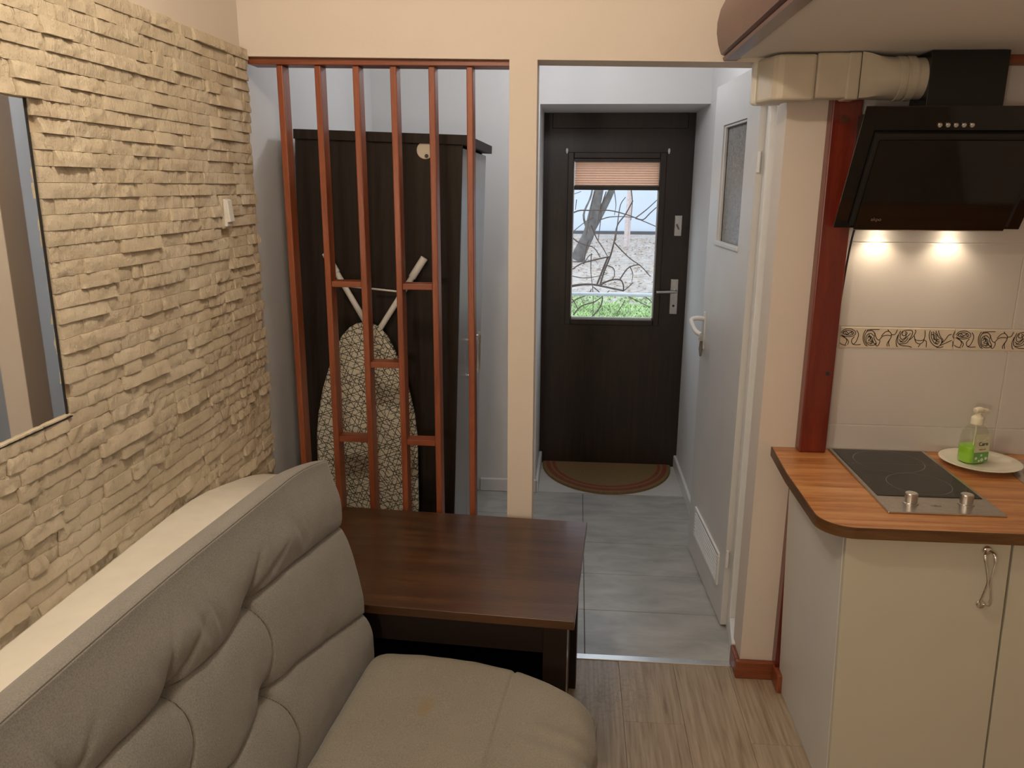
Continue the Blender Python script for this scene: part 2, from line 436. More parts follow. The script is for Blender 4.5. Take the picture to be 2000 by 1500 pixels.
# moulding on the soffit edge
pr = [(.458, 2.064), (.420, 2.064), (.417, 2.072), (.424, 2.078), (.411, 2.082), (.401, 2.11), (.395, 2.14), (.395, 2.17), (.402, 2.205), (.415, 2.232), (.44, 2.245), (.458, 2.245)]
mb = MB(); mb.prism(pr, -1.5, YW, 'y')
t1 = struct(mb.build('trim_1', 'redtrim', smooth=True, angle=30), 'reddish wooden moulding along the soffit edge', 'moulding')
struct(box(1.19, 2.0, 2.515, YW, 2.046, 2.072).build('trim_2', 'redwood_x', bevel=.003), 'red wooden lath under the soffit beside the hood', 'moulding')
struct(box(-.13, .6, 2.600, 2.632, -.006, .004).build('trim_3', 'alu', bevel=.002), 'aluminium threshold strip between tiles and laminate', 'threshold')
# baseboards
def bb(name, o, mat, label): return struct(o.build(name, mat, bevel=.006), label, 'baseboard')
bb('baseboard_hall_right', box(.632, .65, 3.60, 4.73, 0, .078), 'white_trim', 'white baseboard on the right hall wall before the door')
bb('baseboard_hall_end', MB().prism([(.603, 2.64), (.628, 2.82), (.655, 2.82), (.625, 2.64)], 0, .075, 'z'), 'white_trim', 'short white baseboard stub on the wall end beside the side door')
bb('baseboard_hall_back', box(-.52, -.19, 4.217, 4.235, 0, .078), 'white_trim', 'white baseboard on the hall back wall beside the wardrobe')
bb('baseboard_recess_left', box(-.205, -.187, 4.217, 4.73, 0, .078), 'white_trim', 'white baseboard on the left side of the door recess')
bb('baseboard_kitchen', MB().box(.600, .745, 2.530, YW, 0, .07).box(.600, .617, YW, 2.64, 0, .07), 'redwood_x', 'red brown wooden baseboard around the wall end')
bb('baseboard_kitchen_return', box(.726, .745, 2.455, 2.53, 0, .07), 'redwood', 'short red brown baseboard return against the white cabinet')
# floor pieces
tx = [-1.2 + .006, -.534, .068, .67]
ys = [2.632 + .001, 2.958, 3.276, 3.6, 3.92, 4.236]
for i in range(3):
    xa, xb = (-1.2, -.534, .068, .66)[i], (-1.2, -.534, .068, .66)[i + 1]
    for a, b in zip(ys, ys[1:]):
        o = box(xa + .0015, xb - .0015, a + .0015, b - .0015, -.006, 0).build('tile', 'tile', fh, bevel=.0008, seg=1)
box(-.205, .65, 4.238, 4.73, -.006, .001).build('sill_slab', 'sill', fh)
pw = .1975; x = -1.2 + .005; i = 0
joints = [0.4, 1.1, -.2, 2.03, .75, 2.262, 1.45, .2, 1.8, .9, 1.2, .5, 1.6, .1, .8, 1.1, 1.9]
x0 = .1915 - pw * 7
for i in range(17):
    xa, xb = x0 + i * pw, x0 + (i + 1) * pw
    cuts = [-1.5]; j = joints[i % len(joints)]
    if i == 7: j = 2.262
    y = j
    while y > -1.4: y -= 1.29
    y += 1.29
    while y < 2.55: cuts.append(y); y += 1.29
    cuts.append(2.601)
    for a, b in zip(cuts, cuts[1:]):
        if xa > 2.05: continue
        o = box(xa + .0004, min(xb, 2.05) - .0004, a + .0004, b - .0004, -.008, 0).build('plank', 'laminate', floor, bevel=.0007, seg=1)

# ------------------------------------------------------------------ split stone cladding
rows = []; ROW = .03115; z = 1.857
z0 = 1.857 - ROW * 40
sw_y0, sw_y1, sw_z0, sw_z1 = 2.285, 2.352, 1.572, 1.668
MIR = (1.497, 1.231, 1.857)
stones = []
rnd = random.Random(3)
nrow = 48
for r in range(nrow):
    za = z0 + r * ROW; zb = za + ROW
    y = .70 + rnd.uniform(-.06, 0); yend = 2.548
    pan = (r // 4) % 2
    while y < yend - .015:
        L = rnd.choice([.05, .07, .09, .11, .13, .16, .19]) * rnd.uniform(.85, 1.15)
        yb = min(y + L, yend + rnd.uniform(-.008, .006))
        if yend - yb < .04: yb = yend + rnd.uniform(-.008, .008)
        a, b = y, yb; y = yb
        zc = (za + zb) / 2
        if MIR[1] - .004 < zc < MIR[2] + .004 and a < MIR[0] + .006:
            if b < MIR[0] + .03: continue
            a = MIR[0] + .006
        if sw_z0 - .012 < zc < sw_z1 + .012 and b > sw_y0 and a < sw_y1:
            if a < sw_y0 - .02: stones.append((a, sw_y0 - .002, za, zb, r))
            if b > sw_y1 + .02: stones.append((sw_y1 + .002, b, za, zb, r))
            continue
        stones.append((a, b, za, zb, r))
box(XL, XL + .006, .70, 2.545, z0, z0 + nrow * ROW).build('backing', 'grout', wl)


def stone_mesh(a, b, za, zb, mb, off=(0, 0, 0)):
    L = b - a; nu = max(4, int(L / .0085)); nv = 4
    sd = rnd.uniform(0, 500); base = .016 + rnd.choice([0, 0, .001, .001, .002, .003, .004, .0055, .007]); tilt = rnd.choice([0, .001, .002, .004, .007])
    yaw = rnd.uniform(-.0015, .0015); chop = rnd.random() < .5
    def fn(u, v):
        y = a + .0006 + u * (L - .0012); zz = za + .0004 + v * (zb - za - .0008)
        n1 = noise.noise(Vector((y * 26 + sd, zz * 42, sd)))
        n2 = noise.noise(Vector((y * 75 + sd, zz * 75, sd * 2)))
        x = base + tilt * (1 - v) + yaw * (u - .5) * 2 + .0028 * n1 + (.0054 if chop else .0020) * n2
        if v == 0: x -= .001
        if v == 1: x -= .0012 + .0012 * n2
        if u == 0 or u == 1: x -= .0010
        return (XL + max(.007, x) - off[0], y - off[1], zz - off[2])
    st = len(mb.v); mb.grid(fn, nu, nv); w = nv + 1
    # skirt back to the wall
    ring = [st + i * w for i in range(nu + 1)] + [st + nu * w + j for j in range(1, w)] + [st + i * w + nv for i in range(nu - 1, -1, -1)] + [st + j for j in range(nv - 1, 0, -1)]
    b0 = len(mb.v)
    for q in ring:
        p = mb.v[q]; mb.v.append((XL + .003 - off[0], p[1], p[2]))
    n = len(ring)
    for i in range(n):
        mb.f.append((ring[i], b0 + i, b0 + (i + 1) % n, ring[(i + 1) % n]))


def score(s):
    a, b, za, zb, r = s
    p = proj((XL + .02, (a + b) / 2, (za + zb) / 2)); q = proj((XL + .02, a, za)); t = proj((XL + .02, b, zb))
    if not (0 < p[0] < 2000 and 0 < p[1] < 1500): return 0
    if p[1] > 1235 - .745 * p[0]: return 0
    return abs(t[0] - q[0]) * ((zb - za) / hypot(p[0] - 1130, 1) * 0 + 1) * (1 / max(.3, (a + b) / 2))


order = sorted(range(len(stones)), key=lambda i: -score(stones[i]))
single = set(order[:300]); rest = MB()
for i, s in enumerate(stones):
    if i in single:
        c = ((XL + .01), (s[0] + s[1]) / 2, (s[2] + s[3]) / 2)
        mb = MB(); stone_mesh(*s[:4], mb, c)
        o = mb.build('stone', 'stone', wl, smooth=True, angle=50); o.location = c
    else:
        stone_mesh(*s[:4], rest)
o = rest.build('stone_rows', 'stone', wl, smooth=True, angle=50); o['kind'] = 'stuff'

# mirror let into the stone
t = thing('wall_mirror', 'frameless mirror let into the cream split stone wall', 'mirror', (XL + .008, 1.1, MIR[1]))
MB().prism([(XL + .0065, MIR[0]), (XL + .0095, MIR[0]), (XL + .0095 + .777 * .0125, .72), (XL + .0065 + .777 * .0125, .72)], MIR[1], MIR[2], 'z').build('glass', 'mirror', t)
box(XL + .007, XL + .0115, MIR[0] - .0002, MIR[0] + .0028, MIR[1] - .003, MIR[2]).build('edge_strip', 'black_matt', t)
box(XL + .007, XL + .021, .72, MIR[0] + .0028, MIR[1] - .0025, MIR[1] - .0005).build('edge_strip', 'black_matt', t)
# switch
t = thing('light_switch', 'white rocker light switch set among the split stones', 'switch', (XL + .01, 2.318, 1.575))
box(XL + .006, XL + .022, sw_y0 + .002, sw_y1 - .002, sw_z0, sw_z1).build('plate', 'stone', t, bevel=.003)
box(XL + .020, XL + .030, sw_y0 + .010, sw_y1 - .020, sw_z0 + .006, sw_z1 - .01).build('frame', 'white_plastic', t, bevel=.003)
MB().prism([(XL + .028, sw_z0 + .018), (XL + .040, sw_z0 + .020), (XL + .034, sw_z1 - .014), (XL + .028, sw_z1 - .012)], sw_y0 + .013, sw_y1 - .023, 'y').build('rocker', 'white_plastic', t, bevel=.002)

# ------------------------------------------------------------------ lattice divider
t = thing('lattice_divider', 'red brown wooden lattice of six tall slats with short crossbars', 'room divider', (-.63, 2.61, 0))
mb = MB(); mb.prism([(-1.045, 2.066), (-.2195, 2.055), (-.2195, 2.0725), (-1.045, 2.0865)], 2.568, 2.645, 'y')
mb.build('top_rail', 'redwood_x', t, bevel=.002)
SX = [-.958, -.836, -.714, -.595, -.474, -.355]
for i, x in enumerate(SX):
    box(x, x + .0205, 2.578, 2.638, 0, 2.066 - .0133 * (x + 1.045)).build('slat', 'redwood', t, bevel=.003)
for a, zc in ((1, 1.378), (3, 1.373), (2, 1.104), (1, .834), (3, .829)):
    box(SX[a] + .0205, SX[a + 1], 2.582, 2.636, zc - .010, zc + .010).build('crossbar', 'redwood_x', t, bevel=.002)

# ------------------------------------------------------------------ wardrobe (leans slightly on the uneven floor)
t = thing('wardrobe', 'dark wenge wardrobe with grey doors standing behind the lattice', 'wardrobe', (-.470, 2.85, 0.004), (0, radians(1.9), 0), world=False)
D = .76
box(-.598, .001, 0.0, .018, .02, 1.835).build('side_panel', 'wenge', t, bevel=.001)
box(-.598, -.02, D - .018, D, .02, 1.835).build('side_panel', 'wenge', t, bevel=.001)
box(-.598, -.588, .018, D - .018, .02, 1.835).build('back_panel', 'wenge', t)
box(-.588, -.02, .018, D - .018, .02, .04).build('bottom_panel', 'wenge', t)
box(-.60, .022, -.012, D + .012, 1.835, 1.868).build('top_board', 'wenge', t, bevel=.001)
for a, b, h in ((.0195, D / 2 - .002, D / 2 - .06), (D / 2 + .002, D - .02, D / 2 + .06)):
    d = box(-.018, 0, a, b, .03, 1.825).build('door', 'ward_door', t, bevel=.001)
    d['label'] = 'grey foil door facing the hall'
    hm = MB().tube([(.0, h, .93), (.030, h, .93), (.030, h, 1.08), (.0, h, 1.08)], .006, 8); hm.box(.024, .034, h - .008, h + .008, .915, 1.095)
    hm.build('handle', 'steel', d)
c = MB().lathe([(.0285, -.004), (.03, -.002), (.03, 0)], (-.130, 0, 1.812), 28, 'y').build('cable_cover', 'duct', t)
MB().lathe([(.007, -.0055), (.007, -.003)], (-.124, 0, 1.793), 16, 'y').build('notch', 'doorwood', c)

# ------------------------------------------------------------------ ironing board
t = thing('ironing_board', 'ironing board with scribble print cover leaning upright behind the lattice', 'ironing board', (-.765, 2.72, 0))
def by(z): return 2.700 + .075 * z / 1.2
wt = [(.06, .165), (.10, .188), (.5, .192), (.79, .190), (.88, .180), (.97, .160), (1.05, .134), (1.12, .107), (1.165, .083), (1.195, .056), (1.21, .03), (1.215, 0)]
out = [(-.765 + w, z) for z, w in wt] + [(-.765 - w, z) for z, w in reversed(wt[:-1])]
# cover: padded slab
mb = MB(); n = len(out); ins = []
for x, z in out: ins.append((-.765 + (x + .765) * .965, .62 + (z - .62) * .988))
vs = [(x, by(z) + .022, z) for x, z in out] + [(x, by(z) + .006, z) for x, z in out] + [(x, by(z), z) for x, z in ins]
fs = [tuple(range(n - 1, -1, -1))] + [(k * n + i, k * n + (i + 1) % n, (k + 1) * n + (i + 1) % n, (k + 1) * n + i) for k in range(2) for i in range(n)] + [tuple(range(2 * n, 3 * n))]
mb.add(vs, fs); mb.build('cover', 'cover', t)
for (xa, za), (xb, zb), sg in (((-.905, 1.456), (-.767, 1.215), 1), ((-.548, 1.443), (-.706, 1.200), -1)):
    dx, dz = xb - xa, zb - za
    e = (xa + dx * 1.75, za + dz * 1.75)
    leg = MB().tube([(xa, 2.818, za), (e[0], by(e[1]) + .034, e[1])], .0105, 12).build('leg', 'white_plastic', t, smooth=True)
    MB().tube([(xa - dx * .02, 2.8185, za - dz * .02), (xa + dx * .27, 2.814, za + dz * .27)], .0135, 12).build('rubber_cap', 'white_plastic', leg, smooth=True)
MB().tube([(-.850, 2.811, 1.345), (-.628, 2.811, 1.325)], .0035, 8).build('crossbar', 'white_plastic', t, smooth=True)

# ------------------------------------------------------------------ entry door
DY = 4.735
d1 = struct(MB().box(-.205, -.155, DY - .005, DY + .06, 0, 2.105).box(.607, .65, DY - .005, DY + .06, 0, 2.105).box(-.155, .607, DY - .011, DY + .06, 2.0215, 2.105).box(-.155, .607, DY + .0505, DY + .075, 1.98, 2.03).build('door_1', 'doorwood', bevel=.002),
            'dark walnut entry door with a half glazed window and blind', 'door')
GX0, GX1, GZ0, GZ1 = -.030, .462, .925, 1.856
mb = MB().box(-.196, GX0, DY - .007, DY + .05, .0015, 2.0205).box(GX1, .641, DY - .007, DY + .05, .0015, 2.0205).box(GX0, GX1, DY - .007, DY + .05, .0015, GZ0).box(GX0, GX1, DY - .007, DY + .05, GZ1, 2.0205)
leaf = mb.build('leaf', 'doorwood', d1)
for (a, b, c, d) in ((GX0 - .034, GX0, GZ0 - .034, GZ1 + .034), (GX1, GX1 + .036, GZ0 - .034, GZ1 + .034), (GX0, GX1, GZ0 - .034, GZ0), (GX0, GX1, GZ1, GZ1 + .034)):
    box(a, b, DY - .017, DY - .002, c, d).build('moulding', 'doorwood', d1, bevel=.004)
box(GX0, GX1, DY + .024, DY + .03, GZ0, GZ1).build('pane', 'glass', d1)
box(GX0, GX1, DY + .012, DY + .024, GZ0, GZ0 + .010).build('glazing_bead', 'white_trim', d1)
box(GX0 - .001, GX0 + .006, DY + .012, DY + .024, GZ0, GZ1).build('glazing_bead', 'white_trim', d1)
box(GX1 - .006, GX1 + .001, DY + .012, DY + .024, GZ0, GZ1).build('glazing_bead', 'white_trim', d1)
bl = tag(bpy.data.objects.new('pleated_blind', None), 'terracotta pleated blind half raised in the entry door window', 'blind'); COL.objects.link(bl); bl.location = (.216, DY - .004, 1.706); bl['_w'] = 1
mb = MB(); vs = []; n = 20
for i in range(n + 1):
    z = 1.704 + (1.838 - 1.704) * i / n; y = DY - .004 + (.008 if i % 2 else -.004)
    vs += [(GX0 + .008, y, z), (GX1 - .004, y, z)]
fs = [(2 * i, 2 * i + 1, 2 * i + 3, 2 * i + 2) for i in range(n)]
mb.add(vs, fs); mb.build('pleats', 'blind', bl, fix=False)
box(GX0 + .004, GX1 - .002, DY - .008, DY + .010, 1.680, 1.704).build('bottom_rail', 'doorwood', bl, bevel=.002)
box(GX0 + .002, GX1, DY - .008, DY + .012, 1.838, 1.856).build('head_rail', 'doorwood', bl, bevel=.002)
for x in (-.071, .508):
    MB().prism([(x - .004, 1.912), (x + .004, 1.912), (x + .007, 1.900), (x + .003, 1.882), (x - .003, 1.882), (x - .007, 1.900)], DY - .014, DY - .005, 'y').build('clip', 'white_plastic', d1, bevel=.002)
lp = box(.560, .603, DY - .015, DY - .004, 1.423, 1.540).build('lock_plate', 'steel', d1, bevel=.003)
MB().tube([(.588, DY - .019, 1.462), (.574, DY - .019, 1.492)], .006, 8).build('lock_knob', 'chrome', lp, smooth=True)
hp = box(.556, .602, DY - .015, DY - .004, .965, 1.172).build('handle_plate', 'steel', d1, bevel=.003)
MB().tube([(.585, DY - .013, 1.104), (.585, DY - .052, 1.104), (.57, DY - .057, 1.103), (.472, DY - .055, 1.099)], .0095, 10).build('lever', 'steel', hp, smooth=True)
MB().lathe([(.007, -.004), (.007, 0)], (.579, DY - .015, 1.015), 14, 'y').build('keyhole', 'black_matt', hp)

# ------------------------------------------------------------------ side door in the hall
d2 = bpy.data.objects.new('door_2', None); COL.objects.link(d2); d2.location = (.642, 2.872, 0); d2.rotation_euler = (0, 0, radians(2.9))
struct(d2, 'white side door with a narrow frosted pane, slightly ajar', 'door')
wy0, wy1, wz0, wz1 = .165, .535, 1.478, 1.942
mb = MB().box(-.036, 0, .0, wy0, .012, 2.105).box(-.036, 0, wy1, .705, .012, 2.105).box(-.036, 0, wy0, wy1, .012, wz0).box(-.036, 0, wy0, wy1, wz1, 2.105)
mb.build('leaf', 'door_white', d2)
box(-.016, -.010, wy0, wy1, wz0, wz1).build('pane', 'frost', d2)
for a in ((-.042, -.02, wy0 - .004, wy1 + .004, wz0 - .012, wz0 + .006), (-.030, -.018, wy0, wy0 + .010, wz0, wz1), (-.030, -.018, wy1 - .010, wy1, wz0, wz1), (-.030, -.018, wy0, wy1, wz1 - .01, wz1)):
    box(*a).build('glazing_bead', 'door_white', d2, bevel=.003)
v = MB().box(-.044, -.034, .085, .565, .138, .15).box(-.044, -.034, .085, .565, .266, .278).box(-.044, -.034, .085, .1, .15, .266).box(-.044, -.034, .55, .565, .15, .266).build('vent_grille', 'white_trim', d2, bevel=.002)
box(-.0385, -.0362, .1, .55, .15, .266).build('vent_back', 'gap', v)
for i in range(7):
    z = .155 + i * .0158
    MB().prism([(-.0375, z + .006), (-.0435, z + .003), (-.0435, z), (-.0375, z + .003)], .1, .55, 'y').build('louvre', 'white_trim', v)
hp = box(-.042, -.035, .625, .660, 1.00, 1.165).build('handle_plate', 'white_plastic', d2, bevel=.003)
MB().tube(smoothpath([(-.038, .643, 1.135), (-.075, .643, 1.138), (-.096, .640, 1.130), (-.098, .60, 1.115), (-.092, .55, 1.095), (-.075, .53, 1.085)], 4), .0105, 10).build('lever', 'white_plastic', hp, smooth=True)
for z in (.30, 1.785):
    MB().tube([(-.030, -.008, z - .035), (-.030, -.008, z + .035)], .0065, 10).build('hinge', 'white_trim', d2, smooth=True)
kt = thing('door_key', 'key with a small grey tag hanging in the side door lock', 'key', (.585, 3.505, 1.02))
MB().tube([(.566, 3.512, 1.045), (.600, 3.514, 1.045)], .003, 8).build('shank', 'steel', kt)
MB().lathe([(.012, -.0015), (.012, .0015)], (.562, 3.512, 1.045), 16, 'y').build('bow', 'steel', kt)
MB().prism([(.556, 1.035), (.568, 1.035), (.571, 1.00), (.566, .965), (.558, .965), (.553, 1.00)], 3.508, 3.514, 'y').build('tag', 'ring', kt, bevel=.002)
# white frame around the side door
f = struct(MB().box(.628, .66, 2.820, 2.868, 0, 2.17).build('trim_4', 'white_trim', bevel=.004), 'white painted frame post on the hinge side of the side door', 'door frame')

# doormat
t = thing('doormat', 'half round brown coir doormat with red edge bands at the entry door', 'doormat', (.215, 4.72, .001))
def half(r0, r1, z0, z1, cx=.215, cy=4.722, kx=.396, ky=.495):
    n = 40; mb = MB()
    o = [(cx + kx * r1 * cos(pi + pi * i / n), cy + ky * r1 * sin(pi + pi * i / n)) for i in range(n + 1)]
    if r0 == 0: return mb.prism(o, z0, z1, 'z')
    q = [(cx + kx * r0 * cos(pi + pi * i / n), cy + ky * r0 * sin(pi + pi * i / n)) for i in range(n + 1)]
    m_ = n + 1
    vs = [(x, y, z0) for x, y in o] + [(x, y, z1) for x, y in o] + [(x, y, z0) for x, y in q] + [(x, y, z1) for x, y in q]
    fs = []
    for i in range(n):
        fs += [(i, i + 1, m_ + i + 1, m_ + i), (2 * m_ + i, 3 * m_ + i, 3 * m_ + i + 1, 2 * m_ + i + 1), (m_ + i, m_ + i + 1, 3 * m_ + i + 1, 3 * m_ + i), (i, 2 * m_ + i, 2 * m_ + i + 1, i + 1)]
    fs += [(0, m_, 3 * m_, 2 * m_), (n, 2 * m_ + n, 3 * m_ + n, m_ + n)]
    return mb.add(vs, fs)
half(0, .80, .001, .016).build('pile', 'coir', t)
half(.80, .85, .001, .017).build('band', 'coir_red', t)
half(.85, .885, .001, .0165).build('band', 'coir', t)
half(.885, .945, .001, .017).build('band', 'coir_red', t)
half(.945, 1.0, .001, .015).build('border', 'coir', t)

# ------------------------------------------------------------------ kitchen wall tiles
TY = YW - .008
zr = [(.868, .951), (.9535, 1.2045), (1.2765, 1.5365), (1.539, 1.80), (1.8025, 2.046)]
xc = [(.82, 1.3555), (1.358, 1.9)]
box(.80, 1.95, YW - .0055, YW, .86, 2.046).build('grout_bed', 'white_grout', wb)
for za, zb in zr:
    for xa, xb in xc:
        box(xa, xb, TY, YW - .003, za, zb).build('wall_tile', 'wall_tile', wb, bevel=.0016, seg=2)
ROSE = [  # line drawing on one border tile, in tile units (0..5, 0..1), traced loosely from the tile print
    [(.02, .75), (.15, .93), (.40, .97), (.60, .85), (.62, .66), (.45, .55), (.2, .55), (.05, .65)],
    [(.10, .80), (.3, .88), (.5, .82), (.55, .7), (.35, .62), (.15, .68), (.12, .8)], [(.18, .76), (.3, .66), (.42, .78), (.52, .68)], [(.06, .7), (.2, .84), (.34, .72), (.5, .86)],
    [(.66, .9), (.76, .7), (.74, .45), (.66, .2), (.55, .12)], [(.6, .55), (.5, .35), (.55, .15), (.7, .1), (.9, .12)],
    [(.0, .6), (.2, .5), (.3, .3), (.25, .1)], [(.1, .55), (.28, .42), (.38, .25), (.34, .08)], [(.0, .2), (.12, .1), (.3, .05)],
    [(1.05, .95), (.97, .7), (.98, .4), (1.08, .12), (1.2, .04)], [(1.12, .92), (1.03, .65), (1.05, .35), (1.16, .1)],
    [(1.1, .85), (1.3, .9), (1.45, .72), (1.42, .5), (1.55, .2), (1.45, .1), (1.25, .1), (1.12, .3), (1.1, .6), (1.25, .75), (1.4, .62)],
    [(1.15, .6), (1.3, .5), (1.2, .35), (1.35, .3), (1.5, .15)], [(1.14, .45), (1.26, .6), (1.38, .4), (1.3, .2), (1.18, .26)], [(1.2, .7), (1.3, .42), (1.42, .28), (1.3, .14)],
    [(1.1, .93), (1.35, .96), (1.62, .97)], [(1.42, .75), (1.55, .45), (1.68, .35), (1.66, .15), (1.58, .05), (1.5, .22)],
    [(1.66, .4), (1.78, .6), (1.95, .66), (2.12, .64)], [(1.72, .6), (1.85, .82), (2.0, .88), (2.12, .75), (2.13, .55), (2.06, .3), (2.1, .04)], [(2.13, .7), (2.28, .72), (2.36, .97)], [(2.02, .88), (1.96, .98)], [(2.12, .5), (2.0, .2), (2.02, .04)],
    [(2.5, .92), (2.42, .6), (2.45, .25), (2.6, .2), (2.8, .25), (2.88, .4), (3.0, .75), (2.95, .95), (2.7, .95), (2.55, .85), (2.5, .6), (2.6, .45), (2.75, .6), (2.7, .8)],
    [(2.52, .3), (2.66, .4), (2.8, .6), (2.92, .8)], [(2.48, .45), (2.6, .3), (2.75, .35), (2.85, .55)], [(2.6, .88), (2.58, .7), (2.7, .66), (2.78, .8), (2.68, .88)], [(2.42, .7), (2.36, .4), (2.4, .1), (2.46, .04)],
    [(2.88, .4), (3.05, .62), (3.13, .9), (3.08, .97)], [(3.1, .65), (3.15, .45), (3.35, .4), (3.5, .46), (3.53, .7), (3.5, .97)], [(3.12, .5), (3.2, .3), (3.35, .22), (3.48, .32), (3.5, .45)], [(3.5, .44), (3.62, .35), (3.64, .04)], [(3.38, .2), (3.3, .04)], [(2.5, .18), (2.65, .1), (2.9, .08), (3.04, .02)],
    [(3.72, .97), (3.7, .7), (3.8, .35), (4.0, .12), (4.15, .1), (4.25, .3), (4.22, .5), (4.1, .62), (3.95, .95)], [(3.78, .9), (3.8, .6), (3.95, .3), (4.12, .2)],
    [(3.85, .92), (3.9, .6), (4.05, .4), (4.18, .35)], [(3.8, .75), (3.95, .7), (3.9, .5), (4.05, .45), (4.0, .3), (4.15, .28)], [(3.9, .85), (4.02, .7), (4.0, .55), (4.14, .45)], [(4.06, .97), (4.12, .75), (4.2, .6), (4.3, .45), (4.24, .25)],
    [(4.2, .15), (4.4, .28), (4.58, .4), (4.66, .45)], [(4.28, .3), (4.4, .5), (4.5, .72), (4.62, .78)], [(3.95, .16), (4.15, .03), (4.35, .1)], [(4.75, .95), (4.68, .7), (4.74, .55)], [(4.7, .4), (4.8, .3), (4.95, .1)],
]
bx = [(.8395, 1.1875), (1.1895, 1.5375), (1.5395, 1.8875)]
for a, b in bx:
    bt = box(a, b, TY - .001, YW - .003, 1.2075, 1.2735).build('border_tile', 'border_tile', wb, bevel=.0016, seg=2)
    mb = MB()
    for ln in ROSE:
        pts = [(a + (b - a) * p[0] / 4.75 if p[0] <= 4.75 else b - .002, 1.2075 + .066 * (.06 + .88 * p[1])) for p in ln]
        pts = [(p.x, p.y) for p in smoothpath([(q[0], q[1], 0) for q in pts], 4)]
        pts = [(min(max(p[0], a + .001), b - .001), p[1]) for p in pts]
        ribbon(mb, pts, .0024, TY - .0013)
    mb.build('rose_print', 'ink', bt, fix=False)['label'] = 'black line drawing of roses'
# cherry post standing on the worktop and red lath below it
t = tag(box(.735, .820, 2.500, YW - .001, .866, 2.071).build('wall_post', 'redpost', bevel=.004), 'dark cherry wooden post standing on the worktop beside the tiles', 'post')
MB().lathe([(.007, -.001), (.007, .001)], (.800, 2.4995, 1.13), 14, 'y').build('screw_hole', 'gap', t)
MB().lathe([(.013, -.0008), (.013, .001)], (.772, 2.4995, 1.895), 18, 'y').build('wood_knot', 'redtrim', t)
tag(box(.728, .752, 2.505, YW - .0005, .07, .834).build('wall_lath', 'redpost', bevel=.002), 'narrow dark red lath between wall end and cabinet side', 'lath')

# ------------------------------------------------------------------ worktop, cabinets
ZT = .866
arc = [(.645 + .085 - .085 * cos(a), 1.913 + .085 - .085 * sin(a)) for a in [pi / 2 * i / 10 for i in range(11)]]
out = [(.662, YW - .001), (.648, 2.30)] + arc + [(1.99, 1.913), (1.99, YW - .001)]
wt_ = thing('worktop', 'orange brown butcher block worktop with rounded corner and dark edge', 'worktop', (1.3, 2.2, .836))
def with_hole(mb, name, mat, parent, c, r, z0, z1):
    o = mb.build(name, mat, parent)
    cu = MB().lathe([(r, z0), (r, z1)], (c[0], c[1], 0), 48).build('cutter', mat)
    md = o.modifiers.new('hole', 'BOOLEAN'); md.operation = 'DIFFERENCE'; md.object = cu; md.solver = 'EXACT'
    bpy.context.view_layer.update()
    me = bpy.data.meshes.new_from_object(o.evaluated_get(bpy.context.evaluated_depsgraph_get()))
    o.modifiers.clear(); o.data = me
    me.materials.clear(); me.materials.append(M[mat])
    bpy.data.objects.remove(cu); return o
SK = (1.553, 2.285, .215)
with_hole(MB().prism(out, .838, ZT, 'z'), 'board', 'worktop', wt_, SK, SK[2], .7, 1.0)
# edge band strip along the left and front edge
def band(path, th, z0, z1):
    mb = MB(); n = len(path); vs = []
    for i, p in enumerate(path):
        a = path[max(i - 1, 0)]; b = path[min(i + 1, n - 1)]; dx, dy = b[0] - a[0], b[1] - a[1]; L = hypot(dx, dy)
        nx, ny = dy / L * th, -dx / L * th
        vs += [(p[0], p[1], z0), (p[0], p[1], z1), (p[0] + dy / L * th, p[1] - dx / L * th, z1), (p[0] + dy / L * th, p[1] - dx / L * th, z0)]
    fs = []
    for i in range(n - 1):
        for k_ in range(4): fs.append((4 * i + k_, 4 * i + (k_ + 1) % 4, 4 * i + 4 + (k_ + 1) % 4, 4 * i + 4 + k_))
    fs += [(0, 1, 2, 3), tuple(4 * (n - 1) + k_ for k_ in (3, 2, 1, 0))]
    return mb.add(vs, fs)
band(out[:-1], .003, .836, ZT + .0002).build('edge_band', 'edge', wt_, smooth=True, angle=30)

def handle_mesh():
    mb = MB()
    for s in (-1, 1):
        pts = smoothpath([(s * .004, -.004, .075), (s * .011, -.020, .070), (s * .012, -.026, .055), (s * .006, -.030, .02), (s * .0035, -.031, 0), (s * .006, -.030, -.02), (s * .012, -.026, -.055), (s * .011, -.020, -.072), (s * .004, -.004, -.078)], 5)
        mb.tube(pts, [.0042 if abs(p.z) > .05 else .0030 for p in pts], 8)
    mb.lathe([(.012, 0), (.012, -.006), (.008, -.010)], (0, 0, .075), 16, 'y'); mb.lathe([(.012, 0), (.012, -.006), (.008, -.010)], (0, 0, -.078), 16, 'y')
    return mb
TILT = radians(-2.2)
def cabinet(x0, w, label, first):
    t = thing('base_cabinet', label, 'cabinet', (x0, 1.955, 0.0), (0, TILT, 0), 'cream base cabinets under the worktop', world=False)
    zz = .823
    box(0, .016, .012, .545, .002, zz + .012).build('side_panel', 'cabinet_side', t, bevel=.001)
    box(w - .016, w, .012, .545, .002, zz - (.002 if first else .01)).build('side_panel', 'cabinet_side', t, bevel=.001)
    box(.016, w - .016, .012, .535, .10, .116).build('bottom_panel', 'cabinet_side', t)
    box(.016, w - .016, .535, .545, .10, .80).build('back_panel', 'cabinet_side', t)
    box(.016, w - .016, .05, .066, .002, .10).build('plinth', 'cabinet_side', t)
    d = box(.0015, w - .0015, -.006, .012, .004, .828).build('door', 'cabinet', t, bevel=.0012)
    h = handle_mesh(); hx = w - .062
    h.v = [(p[0] + hx, p[1] - .006, p[2] + .716) for p in h.v]
    h.build('handle', 'chrome', d, smooth=True, angle=60)
    return t
cabinet(.745, .412, 'cream base cabinet below the hob with a twisted chrome handle', True)
